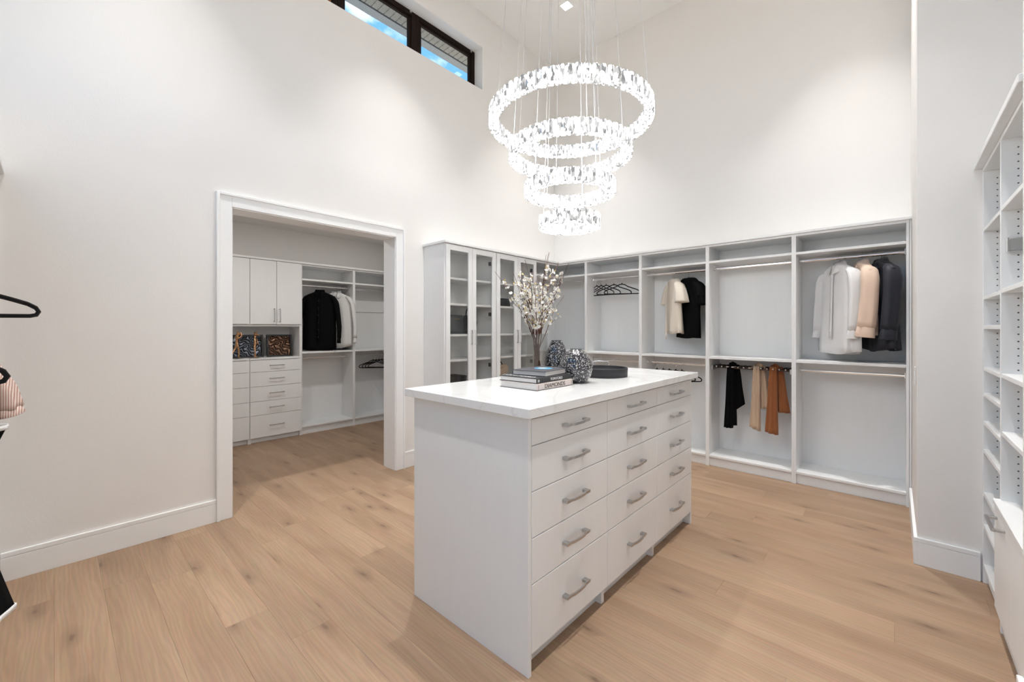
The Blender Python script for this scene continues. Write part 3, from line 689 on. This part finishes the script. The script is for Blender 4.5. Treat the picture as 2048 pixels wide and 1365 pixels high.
def long_path(L, out=0.0): return [(0.130, 0, -0.128), (0.172, 0, -0.150), (0.198+out*0.4, -0.004, -0.22), (0.208+out*0.7, -0.010, -0.12-L*0.45), (0.212+out, -0.022, -0.12-L*0.75), (0.210+out, -0.034, -0.12-L)]
def short_path(L): return [(0.110, 0, -0.122), (0.148, 0, -0.145), (0.178, 0, -0.17-L*0.12), (0.190+L*0.12, 0, -0.17-L*0.55), (0.196+L*0.15, 0, -0.16-L)]
def collar(parent, m, neck=0.062, h=0.035, flap=0.075):
    z0 = -0.070; n = 28; mb = MB(); inner = []; top = []; outer = []
    for k in range(n):
        a = R_(-90+12) + (2*PI-R_(24))*k/(n-1)
        fr = max(0, math.cos(a+PI/2))           # 1 at the front
        c_, s_ = math.cos(a), math.sin(a)
        inner.append((neck*c_, 0.042*s_, z0-0.012-0.02*fr)); top.append(((neck-0.004)*c_, 0.040*s_, z0+h*(1-0.55*fr)-0.004))
        ex = 1.22+0.28*fr
        outer.append((neck*ex*c_, 0.048*ex*s_-0.008*fr, z0-0.008-flap*0.28-flap*0.75*fr))
    mb.loft([inner, top, outer], False, False, closed=False)
    o = mb.build('collar', m, parent, True); so_ = o.modifiers.new('thick', 'SOLIDIFY'); so_.thickness = 0.003
    return o
def placket(parent, m, length, btn, depth=0.055, n=6):
    mb = MB(); rings = []
    for i in range(10):
        t = i/9; z = -0.16-(length-0.20)*t; y = -depth*(0.98+0.28*t)-0.008
        rings.append([(-0.014, y+0.004, z), (-0.014, y, z), (0.014, y, z), (0.014, y+0.004, z)])
    o = mb.loft(rings).build('placket', m, parent, True)
    for i in range(n):
        t = (i+0.4)/n; z = -0.16-(length-0.20)*t; y = -depth*(0.98+0.28*t)-0.008
        MB().tube([(0, y, z), (0, y-0.003, z)], 0.0048, 8).build('button', btn, o)
    return o
def long_shirt(name, label, x, y, z, rz, m, length, sl=0.50, ph=0.0, amp=0.22, cuffs=True, r0=0.062, r1=0.046, out=0.0, cuff_len=0.07, group=None, cat='shirt', tagm=None, btn=None):
    t = thing(name, label, cat, (x, y, z), rz, group)
    shirt_body(t, m, length, amp=amp, ph=ph); collar(t, m); placket(t, m, length, btn or m)
    for s in (-1, 1): sleeve(t, m, s, long_path(sl, out), [0.045, r0*0.9, r0, r0*0.95, (r0+r1)/2, r1], cuff=m if cuffs else None, cuff_len=cuff_len, ph=ph+s)
    if tagm: B(-0.008, 0.008, 0.030, 0.032, -0.10, -0.078).build('neck_label', tagm, t)
    return t
def top(name, label, x, y, z, rz, m, length, cat='blouse', sl=0.20, flare=0.02, ph=0.0, tagm=None, tie=None, tiers=1, whem=0.2):
    t = thing(name, label, cat, (x, y, z), rz)
    shirt_body(t, m, length, wsh=0.19, wch=0.18, whem=whem, amp=0.2, ph=ph, hem_dip=0.008, neck=0.078)
    for s in (-1, 1):
        sleeve(t, m, s, short_path(sl), [0.04, 0.056, 0.062, 0.066, 0.072], ph=ph+s, fold=0.2)
        if tiers > 1: sleeve(t, m, s, short_path(sl*0.6), [0.04, 0.058, 0.064, 0.068, 0.072], ph=ph-s, fold=0.22, name='sleeve_ruffle')
    if tagm: B(-0.012, 0.012, 0.030, 0.0325, -0.115, -0.085).build('neck_label', tagm, t)
    if tie:
        rings = []
        for i in range(14):
            q = i/13; zz = -0.09-(length+0.05-0.0)*q; w = 0.016+0.014*q+0.004*math.sin(9*q)
            yy = -0.05-0.035*min(1, q*3)-0.006*math.sin(7*q)
            rings.append([(-0.02-w+0.03*q, yy, zz), (-0.02-w*0.3+0.03*q, yy-0.010, zz), (-0.02+w*0.3+0.03*q, yy-0.006, zz), (-0.02+w+0.03*q, yy-0.012, zz), (-0.02+w+0.03*q, yy-0.009, zz), (-0.02-w+0.03*q, yy+0.004, zz)])
        MB().loft(rings).build('neck_tie', tie, t, True)
    return t

YR = 4.665
# upper rods of the back wall wardrobe
for i, (hx, a) in enumerate(((-2.80, -20), (-2.737, -13), (-2.667, -6), (-2.56, 18), (-2.45, 30))):
    hanger(hx, YR, 2.021, R_(a), 'empty black velvet hanger on the upper rod above the island vases', 'five empty hangers on the upper rod')
hanger(-1.815, YR, 2.021, R_(-50), 'black velvet hanger carrying the cream blouse', None)
top('blouse', 'cream short-sleeved blouse with a long neck tie', -1.815, YR, 2.021, R_(-50), 'cream_cloth', 0.60, ph=0.4, tie='cream_cloth', sl=0.18, whem=0.185)
hanger(-1.655, YR, 2.021, R_(-33), 'black velvet hanger carrying the black blouse', None)
top('blouse', 'black short-sleeved blouse with ruffled sleeves beside the cream one', -1.655, YR, 2.021, R_(-33), 'black_cloth', 0.645, ph=1.4, tagm='white_print', tiers=2, sl=0.21, whem=0.17)
hanger(-0.362, YR, 2.031, R_(-50), 'black velvet hanger carrying the sheer white shirt', None)
long_shirt('shirt', 'sheer white button-up shirt hanging beside the peach one', -0.362, YR, 2.031, R_(-50), 'white_cloth', 0.755, sl=0.53, ph=0.2, amp=0.26, tagm='ink', btn='white_print')
hanger(-0.205, YR, 2.031, R_(-72), 'black velvet hanger carrying the peach shirt', None)
long_shirt('shirt', 'peach satin shirt between the white and navy shirts', -0.205, YR, 2.031, R_(-72), 'peach_cloth', 0.60, sl=0.50, ph=1.2, amp=0.26, r1=0.062, cuff_len=0.085)
hanger(-0.085, YR, 2.031, R_(-66), 'black velvet hanger carrying the navy shirt', None)
long_shirt('shirt', 'dark navy long-sleeved shirt beside the wall corner', -0.085, YR, 2.031, R_(-66), 'navy_cloth', 0.72, sl=0.52, ph=2.1, amp=0.26, r1=0.055, cuff_len=0.085)
# lower rod hangers
for i, hx in enumerate((-2.01, -1.937, -1.868, -1.795, -1.728)):
    hanger(hx, YR, 1.014, R_(38), 'empty black velvet hanger on the lower rod behind the countertop', 'five empty hangers on the lower rod')

# trouser rack
t = thing('trouser_rack', 'pull-out trouser rack with chrome-tipped pegs in the wardrobe', 'rack', (-1.3985, 4.56, 1.0))
LW = 0.708
for x in (0.0005, LW-0.0225): MB().box(x, x+0.022, 0.0, 0.29, -0.022, 0.028).build('slide_bracket', 'nickel', t, bevel=0.004)
B(0.022, LW-0.022, 0.21, 0.24, -0.004, 0.022).build('rear_bar', 'rack_brown', t, bevel=0.002)
B(0.022, LW-0.022, 0.055, 0.075, -0.003, 0.011).build('front_bar', 'rack_brown', t, bevel=0.002)
pg = MB().box(-0.007, 0.007, 0.012, 0.215, 0.012, 0.022).mesh('peg', 'rack_brown', bevel=0.002)
pg2 = MB().box(-0.0125, 0.0125, 0.012, 0.215, 0.012, 0.022).mesh('peg', 'rack_beige', bevel=0.002)
tipm = MB().lathe([(0.0002, -0.008), (0.006, -0.0055), (0.008, 0), (0.006, 0.0055), (0.0002, 0.008)], 12).mesh('peg_tip', 'chrome', True)
npeg = 13
for k in range(npeg):
    x = 0.055 + k*(LW-0.11)/(npeg-1)
    o = inst('peg', pg2 if k in (2, 3, 6, 7) else pg, t, (x, 0, 0)); inst('peg_tip', tipm, o, (0, 0.008, 0.017), (PI/2, 0, 0))
def trousers(label, x, m, lobes, group):
    t = thing('trousers', label, 'trousers', (x, 4.655, 1.0235), 0, group)
    for li, (dx0, dx1, w0, w1, L, yy, slant) in enumerate(lobes):
        rings = []; N = 16
        for i in range(N+1):
            q = i/N; cxx = dx0+(dx1-dx0)*q; w = w0+(w1-w0)*q**0.8; d = 0.026+0.012*q
            zz = 0.012-(L+0.012)*q
            rings.append([(cxx+w*math.cos(2*PI*k/28)*(1+0.03*math.sin(8*q)), yy+d*math.sin(2*PI*k/28)*(1+0.40*math.sin(7*2*PI*k/28+li+q)), zz+slant*q*math.cos(2*PI*k/28)) for k in range(28)])
        o = MB().loft(rings).build('leg', m, t, True)
    MB().tube([(-0.03, 0.02, 0.010), (0.0, 0.0, 0.018), (0.035, -0.01, 0.010)], [0.018, 0.026, 0.018], 12, 0.6).build('fold', m, t, True)
trousers('black trousers draped over the pull-out rack', -1.215, 'black_cloth', [(-0.008, -0.030, 0.034, 0.042, 0.625, -0.032, 0.0), (0.015, 0.035, 0.036, 0.070, 0.44, 0.03, 0.06), (-0.002, -0.005, 0.034, 0.045, 0.60, 0.0, 0.0)], 'trousers on the rack')
trousers('beige trousers draped beside the rust brown pair', -0.985, 'beige_cloth', [(-0.008, -0.022, 0.028, 0.048, 0.60, -0.03, -0.02), (0.022, 0.052, 0.030, 0.058, 0.40, 0.032, 0.0)], 'trousers on the rack')
trousers('rust brown trousers draped on the rack near the right bracket', -0.845, 'rust_cloth', [(-0.008, -0.022, 0.030, 0.055, 0.62, -0.03, -0.01), (0.028, 0.060, 0.030, 0.058, 0.42, 0.032, 0.0)], 'trousers on the rack')

# small closet clothes
hanger(-5.915, 2.50, 1.986, R_(52), 'black velvet hanger carrying the black long-sleeved shirt', None)
long_shirt('shirt', 'black long-sleeved button-up shirt hanging in the small closet', -5.915, 2.50, 1.986, R_(52), 'black_cloth', 0.80, sl=0.60, ph=0.6, amp=0.12, out=0.05, btn='ink')
hanger(-5.915, 2.735, 1.986, R_(52), 'black velvet hanger carrying the white shirt behind the black one', None)
long_shirt('shirt', 'white cotton shirt hanging behind the black shirt', -5.915, 2.735, 1.986, R_(52), 'white_cloth_dim', 0.76, sl=0.60, ph=1.9, amp=0.14, out=0.05)
for hy in (3.31, 3.36, 3.41, 3.46):
    hanger(-5.915, hy, 0.996, R_(48), 'empty black hanger on the lower rod of the small closet', 'four empty hangers in the small closet')

# near wardrobe garments
for i, (hx, a) in enumerate(((-2.30, 90), (-2.42, 84))):
    hanger(hx, -0.250, 1.641, R_(a), 'empty black velvet hanger above the pink striped shirt', 'two empty hangers in the near wardrobe')
hanger(-1.95, -0.318, 1.471, R_(90), 'black velvet hanger carrying the pink striped shirt', None)
t = thing('shirt', 'pink and white striped short-sleeved shirt in the near wardrobe', 'shirt', (-1.95, -0.318, 1.471), R_(90))
shirt_body(t, 'striped_cloth', 0.80, amp=0.16, ph=0.5, wch=0.215, whem=0.20)
collar(t, 'striped_cloth')
for s in (-1, 1): sleeve(t, 'striped_cloth', s, short_path(0.15), [0.04, 0.058, 0.064, 0.068, 0.070], ph=s, cuff='striped_cloth', cuff_len=0.022)
hanger(-1.72, -0.295, 1.453, R_(90), 'black velvet hanger carrying the black dress', 'hanger of the black dress')
t = thing('dress', 'black dress with white edging in front of the striped shirt', 'dress', (-1.72, -0.295, 1.453), R_(90))
rings = []; edge_top = []; edge_bot = []
for i in range(19):
    q = i/18; z = -0.31-0.49*q
    w = 0.212-0.050*math.sin(min(1, q/0.45)*PI/2) + 0.050*max(0, (q-0.45)/0.55)**1.1
    rings.append(body_ring(w, 0.05+0.03*q, z, amp=0.14*q, ph=0.4))
o = MB().loft(rings, False, False).build('body', 'black_cloth', t, True); o.modifiers.new('thick', 'SOLIDIFY').thickness = 0.002
for q, nm in ((0, 'neck_trim'), (18, 'hem_trim')):
    r = rings[q]; rr = [[(p[0]*1.012, p[1]*1.012, p[2]+dz_) for p in r] for dz_ in (-0.006, 0.006)]
    o = MB().loft(rr, False, False).build(nm, 'white_cloth', t, True); o.modifiers.new('thick', 'SOLIDIFY').thickness = 0.003
for s in (-1, 1): MB().tube([(s*0.12, -0.035, -0.315), (s*0.125, 0, -0.118), (s*0.12, 0.035, -0.315)], 0.004, 6, 1).build('strap', 'white_cloth', t, True)

# ------------------------------------------------------------------ things on the island
def text(name, s, m, parent, size, loc, rot, ext=0.0006, shear=0.0, sx=1.0):
    cu = bpy.data.curves.new(name, 'FONT'); cu.body = s; cu.size = size; cu.extrude = ext; cu.align_x = 'CENTER'; cu.align_y = 'CENTER'
    tmp = bpy.data.objects.new(name, cu); C.objects.link(tmp)
    dg = bpy.context.evaluated_depsgraph_get(); me = bpy.data.meshes.new_from_object(tmp.evaluated_get(dg)); bpy.data.objects.remove(tmp); bpy.data.curves.remove(cu)
    me.name = name; me.materials.clear(); me.materials.append(M[m])
    return inst(name, me, parent, loc, rot, (sx, 1, 1))
def book(label, x, y, z, rz, w, h, th, cover, spine_side=1):
    # local x = away from the spine (negative side holds the spine if spine_side = 1 -> spine at +x)
    t = thing('book', label, 'book', (x, y, z), rz, 'books stacked on the island')
    ct_ = 0.003
    s = spine_side
    c_ = MB().box(-w/2, w/2, -h/2, h/2, 0, ct_).box(-w/2, w/2, -h/2, h/2, th-ct_, th)
    c_.box(min(s*w/2, s*(w/2-0.004)), max(s*w/2, s*(w/2-0.004)), -h/2, h/2, ct_, th-ct_)
    co = c_.build('cover', cover, t, bevel=0.0008)
    B(min(s*(w/2-0.004), -s*(w/2-0.004)), max(s*(w/2-0.004), -s*(w/2-0.004)), -h/2+0.004, h/2-0.004, ct_, th-ct_).build('pages', 'paper', t)
    return t, co
b1, c1 = book('thick pale pink book lettered DIAMONDS at the bottom of the stack', -1.450, 1.790, ZI, 0.0, 0.255, 0.315, 0.034, 'book_pink')
B(-0.1278, 0.128, -0.158, 0.158, -0.0, 0.0025).build('lower_board', 'book_black', b1)
text('spine_title', 'DIAMONDS', 'ink', c1, 0.030, (0.1280, -0.005, 0.0175), (PI/2, 0, PI/2), sx=1.15)
for yy in (-0.145, 0.145): B(0.1276, 0.1283, yy-0.001, yy+0.001, 0.005, 0.029).build('spine_line', 'ink', c1)
b2, c2 = book('black hardcover book with white lettering, middle of the stack', -1.462, 1.795, ZI+0.0342, R_(1.5), 0.255, 0.315, 0.026, 'book_black')
text('spine_title', 'TOM FORD', 'white_print', c2, 0.020, (0.1280, 0.015, 0.013), (PI/2, 0, PI/2), sx=1.1)
text('cover_title', 'TOM FORD', 'white_print', c2, 0.045, (-0.03, -0.115, 0.0263), (0, 0, 0), sx=1.0)
B(0.1276, 0.1283, -0.150, -0.135, 0.006, 0.020).build('spine_mark', 'acrylic_grey', c2)
b3, c3 = book('small dark book with a blue printed cover on top of the stack', -1.475, 1.862, ZI+0.0604, R_(8), 0.215, 0.275, 0.027, 'book_cover_grey', spine_side=-1)
MB().lathe([(0.052, 0.0268), (0.052, 0.0274)], 24, 0.0, 0.02).build('cover_print', 'blue_print', c3)
MB().lathe([(0.026, 0.0273), (0.026, 0.0278)], 20, -0.008, 0.025).build('cover_print', 'white_print', c3)

def vase(label, x, y, prof, mtl):
    t = thing('speckled_vase', label, 'vase', (x, y, ZI), 0, 'speckled vases')
    inner = [(max(0.004, r-0.006), z) for r, z in reversed(prof[1:])]
    MB().lathe(prof+inner, 48).build('body', mtl, t, True)
    r, z = prof[-1]
    MB().lathe([(r-0.006, z-0.004), (r+0.001, z-0.003), (r+0.001, z+0.002), (r-0.006, z+0.002)], 48).build('rim', 'leather_grey', t, True)
    return t
vase('round black speckled glass vase beside the stacked books', -1.375, 2.06, [(0.045, 0.0), (0.062, 0.006), (0.085, 0.038), (0.0985, 0.078), (0.0975, 0.105), (0.085, 0.142), (0.062, 0.172), (0.040, 0.190), (0.034, 0.194)], 'speckle')
vase('taller tapered black speckled glass vase behind the round one', -1.669, 2.268, [(0.048, 0.0), (0.060, 0.006), (0.073, 0.04), (0.079, 0.085), (0.076, 0.125), (0.063, 0.175), (0.045, 0.215), (0.036, 0.230), (0.034, 0.234)], 'speckle')
t = thing('round_tray', 'round black shagreen tray with metal handles on the island', 'tray', (-1.43, 2.46, ZI))
MB().lathe([(0.150, 0.0), (0.158, 0.002), (0.160, 0.055), (0.158, 0.058), (0.151, 0.058), (0.150, 0.054), (0.149, 0.010)], 64).build('body', 'tray_black', t, True)
ha = R_(118)
for a, mm_ in ((R_(125), 'chrome'), (R_(125+115), 'gold')):
    cxh, cyh = 0.154*math.cos(a), 0.154*math.sin(a); tx, ty = -math.sin(a), math.cos(a)
    pts = [(cxh+tx*q, cyh+ty*q, z) for q, z in ((-0.052, 0.056), (-0.052, 0.078), (-0.048, 0.084), (0, 0.085), (0.048, 0.084), (0.052, 0.078), (0.052, 0.056))]
    MB().tube(pts, 0.0042, 8).build('handle', mm_, t, True)

# clear vase and blossom branches
VX, VY = -1.734, 2.14
t = thing('clear_glass_vase', 'tall square clear glass vase holding the blossom branches', 'vase', (VX, VY, ZI))
g = MB(); a = 0.052; b = 0.047; hgt = 0.28
sq = lambda r, z: [(-r, -r, z), (r, -r, z), (r, r, z), (-r, r, z)]
g.loft([sq(a, 0), sq(a, hgt), sq(b, hgt), sq(b, 0.015)]).build('walls', 'clear_vase', t)
rb = random.Random(11)
def petals(mb, c, r, rnd):
    ax = Vector((rnd.uniform(-1, 1), rnd.uniform(-1, 1), rnd.uniform(-0.2, 1))).normalized()
    u = ax.orthogonal().normalized(); v = ax.cross(u)
    for k in range(5):
        a_ = 2*PI*k/5 + rnd.uniform(-0.2, 0.2); d = u*math.cos(a_)+v*math.sin(a_); e = ax.cross(d)
        p = [c, c+d*r*0.55-e*r*0.45+ax*r*0.28, c+d*r*1.0+ax*r*0.42, c+d*r*0.55+e*r*0.45+ax*r*0.28]
        q = [x - ax*r*0.22 for x in p]; i0 = len(mb.v)
        mb.v += [tuple(x) for x in p+q]
        mb.f += [(i0, i0+1, i0+2, i0+3), (i0+7, i0+6, i0+5, i0+4)] + [(i0+j, i0+4+j, i0+4+(j+1) % 4, i0+(j+1) % 4) for j in range(4)]
NBR = 24
for k in range(NBR):
    ang = 2*PI*k/NBR*1.0 + rb.uniform(-0.25, 0.25); spread = rb.uniform(0.04, 0.23) if k % 3 else rb.uniform(0.17, 0.28)
    H_ = rb.uniform(0.66, 0.87) - spread*0.6
    t = thing('blossom_branch', 'slender brown branch with white blossoms standing in the clear vase', 'branch', (VX, VY, ZI), 0, 'blossom branches in the clear vase')
    b0 = Vector((0.018*math.cos(ang+2.2), 0.018*math.sin(ang+2.2), 0.018)); ca, sa = math.cos(ang), math.sin(ang)
    def path(q):
        r = 0.018 + (spread)*max(0, (q-0.34)/0.66)**1.25
        base = b0*(1-min(1, q/0.3))
        r2 = r*min(1, q/0.34)
        return Vector((base.x + r2*ca + 0.010*math.sin(9*q+k), base.y + r2*sa + 0.010*math.cos(8*q+k*2), 0.018 + (H_-0.018)*q))
    N = 16; pts = [path(i/N) for i in range(N+1)]; st = MB()
    st.tube(pts, [0.0036*(1-0.72*i/N) for i in range(N+1)], 6)
    bl = MB(); bd = MB()
    twigs = []
    for j in range(4):
        q = rb.uniform(0.48, 0.84); p0 = path(q); d = Vector((ca+rb.uniform(-1, 1), sa+rb.uniform(-1, 1), rb.uniform(0.6, 1.7))).normalized(); L = rb.uniform(0.05, 0.13)
        tp = [p0, p0+d*L*0.5+Vector((0, 0, 0.006)), p0+d*L+Vector((0, 0, 0.022))]
        st.tube(tp, [0.0016, 0.0012, 0.0007], 5); twigs.append(tp)
    st.build('stem', 'bark', t, True)
    sites = [path(rb.uniform(0.47, 0.84)) for _ in range(10)] + [tp[1].lerp(tp[2], rb.uniform(0.0, 0.7)) for tp in twigs for _ in range(2)]
    for s_ in sites:
        for _ in range(rb.choice((1, 1, 2))):
            c_ = s_ + Vector((rb.uniform(-1, 1), rb.uniform(-1, 1), rb.uniform(-1, 1)))*0.009
            petals(bl, c_, rb.uniform(0.009, 0.0135), rb)
        if rb.random() < 0.45:
            c_ = s_ + Vector((rb.uniform(-1, 1), rb.uniform(-1, 1), rb.uniform(-1, 1)))*0.012; petals(bd, c_, rb.uniform(0.0055, 0.008), rb)
    stuff(bl.build('blossoms', 'petal', t)); stuff(bd.build('buds', 'bud', t))

# ------------------------------------------------------------------ bags in the glass cabinets
def bag(name, label, x, y, z, rz, w, h, d, m, mm_=None, handle=None, clasp=None, taper=0.9, cat='handbag', hl=0.09):
    t = thing(name, label, cat, (x, y, z), rz)
    rings = [body_ring(w/2, d/2, 0.001, 32), body_ring(w/2*1.02, d/2, h*0.25, 32), body_ring(w/2*0.99, d/2*0.8, h*0.7, 32), body_ring(w/2*taper, d/2*0.5, h, 32)]
    MB().loft(rings).build('body', m, t, True)
    if mm_:
        fr = [[(x_, -d/2*f-0.004, zz) for x_, zz, f in ((-w/2*0.93, h*1.0, 0.55), (w/2*0.93, h*1.0, 0.55))], [(-w/2*0.96, -d/2*0.95-0.005, h*0.62), (w/2*0.96, -d/2*0.95-0.005, h*0.62)], [(-w/2*0.8, -d/2-0.006, h*0.42), (w/2*0.8, -d/2-0.006, h*0.42)]]
        o = MB().loft(fr, False, False, False).build('flap', mm_, t); o.modifiers.new('thick', 'SOLIDIFY').thickness = 0.004
    if handle:
        MB().tube([(w*0.28*math.cos(PI*k/12), 0, h*0.96+hl*math.sin(PI*k/12)) for k in range(13)], 0.006, 8).build('handle', handle, t, True)
    if clasp:
        B(-0.028, 0.028, -d/2*0.72-0.012, -d/2*0.72-0.004, h*0.76, h*0.80).build('clasp', clasp, t, bevel=0.001)
    return t
bag('handbag', 'dark grey and black structured handbag with gold clasp', -3.45, 2.86, 1.3452, PI/2, 0.25, 0.20, 0.13, 'leather_grey', None, None, 'gold', taper=0.94)
bag('handbag', 'small fluffy pale grey bag beside the black handbag', -3.40, 2.695, 1.3452, PI/2+0.3, 0.08, 0.19, 0.10, 'fur')
bag('handbag', 'slim black shoulder bag beside the gold-clasp handbag', -3.44, 3.06, 1.3452, PI/2, 0.14, 0.20, 0.12, 'leather', 'leather', 'leather')
bag('clutch_bag', 'wide black soft clutch with looped strap on an upper glass-cabinet shelf', -3.45, 3.56, 1.6602, PI/2, 0.30, 0.10, 0.14, 'leather', None, 'leather', taper=0.95, hl=-0.07)
bag('handbag', 'beige handbag with dark curved handle on a lower shelf', -3.45, 3.53, 0.8202, PI/2, 0.24, 0.155, 0.12, 'beige_leather', 'beige_leather', 'leather', 'gold', taper=0.92, hl=0.05)
t = thing('storage_box', 'flat black leather box on a lower glass-cabinet shelf', 'box', (-3.46, 2.82, 0.8202), PI/2)
B(-0.14, 0.14, -0.10, 0.10, 0, 0.06).build('base', 'leather', t, bevel=0.004); B(-0.143, 0.143, -0.103, 0.103, 0.06, 0.085).build('lid', 'leather', t, bevel=0.004)

# ------------------------------------------------------------------ decor on the small closet counter
def picture(label, x, y, w, h, m, lean, rz):
    t = thing('framed_relief', label, 'picture frame', (x, y, 1.0402), rz, 'framed reliefs in the small closet')
    def lean_box(nm, mtl, x0, x1, y0, y1, z0, z1):
        mb = B(x0, x1, y0, y1, z0, z1); k = math.tan(lean); mb.v = [(p[0], p[1]+p[2]*k, p[2]) for p in mb.v]; return mb.build(nm, mtl, t, bevel=0.002)
    f = 0.022
    for q in ((-w/2, w/2, -0.03, 0, 0, f), (-w/2, w/2, -0.03, 0, h-f, h), (-w/2, -w/2+f, -0.03, 0, f, h-f), (w/2-f, w/2, -0.03, 0, f, h-f)): lean_box('frame_rail', 'book_black', *q)
    lean_box('relief', m, -w/2+f, w/2-f, -0.018, -0.004, f, h-f)
    return t
picture('dark frame with a bronze wavy relief on the small closet counter', -5.90, 1.975, 0.30, 0.285, 'relief_bronze', 0.12, PI/2)
picture('dark frame with a blue and bronze scaly relief behind the figurines', -5.95, 1.62, 0.36, 0.285, 'relief_blue', 0.12, PI/2)
def figurine(label, x, y, rz, arms_up, sc):
    t = thing('figurine', label, 'figurine', (x, y, 1.0402), rz, 'bronze figurines')
    J = [((0, 0, 0.165), 0.020), ((0, 0.004, 0.215), 0.017), ((0, 0.0, 0.262), 0.021), ((0.004, -0.006, 0.292), 0.010), ((0.012, -0.012, 0.315), 0.017), ((0.045, -0.020, 0.305), 0.008), ((0.066, -0.024, 0.298), 0.005),
         ((-0.004, -0.012, 0.335), 0.006), ((-0.012, -0.012, 0.355), 0.003), ((0.014, 0.004, 0.335), 0.006), ((0.018, 0.012, 0.354), 0.003),
         ((0, -0.018, 0.145), 0.013), ((0.010, -0.022, 0.085), 0.010), ((0, -0.024, 0.020), 0.007), ((0.020, -0.030, 0.013), 0.006),
         ((0, 0.018, 0.145), 0.013), ((-0.008 if not arms_up else -0.035, 0.026, 0.085), 0.010), ((-0.004 if not arms_up else -0.06, 0.028, 0.020), 0.007), ((0.018 if not arms_up else -0.042, 0.034, 0.013), 0.006),
         ((0.004, -0.030, 0.260), 0.009), ((0.020, -0.046, 0.215) if not arms_up else (0.028, -0.040, 0.290), 0.007), ((0.034, -0.036, 0.180) if not arms_up else (0.030, -0.020, 0.340), 0.006),
         ((0.004, 0.030, 0.260), 0.009), ((0.016, 0.046, 0.215) if not arms_up else (0.026, 0.040, 0.295), 0.007), ((0.030, 0.030, 0.178) if not arms_up else (0.030, 0.016, 0.342), 0.006)]
    E_ = [(0,1),(1,2),(2,3),(3,4),(4,5),(5,6),(4,7),(7,8),(4,9),(9,10),(0,11),(11,12),(12,13),(13,14),(0,15),(15,16),(16,17),(17,18),(2,19),(19,20),(20,21),(2,22),(22,23),(23,24)]
    me = bpy.data.meshes.new('body'); me.from_pydata([tuple(c*sc for c in p) for p, r in J], E_, [])
    o = bpy.data.objects.new('body', me); C.objects.link(o); o.parent = t; me.materials.append(M['bronze'])
    bm = bmesh.new(); bm.from_mesh(me); ly = bm.verts.layers.skin.verify()
    for v, (p, r) in zip(bm.verts, J): v[ly].radius = (r*sc, r*sc)
    bm.verts.ensure_lookup_table(); bm.verts[0][ly].use_root = True; bm.to_mesh(me); bm.free()
    o.modifiers.new('skin', 'SKIN').use_smooth_shade = True; o.modifiers.new('sub', 'SUBSURF').levels = 2; o.modifiers['sub'].render_levels = 2
    B(-0.055, 0.055, -0.05, 0.05, 0, 0.012).build('base', 'clear_vase', t, bevel=0.002)
    return t
figurine('bronze long-eared animal figurine standing upright beside the bronze relief', -5.80, 1.665, PI/2-0.6+PI*0.0, False, 0.93)
figurine('bronze animal figurine striding with raised arms beside the blue relief', -5.80, 1.475, PI/2+0.5, True, 0.95)
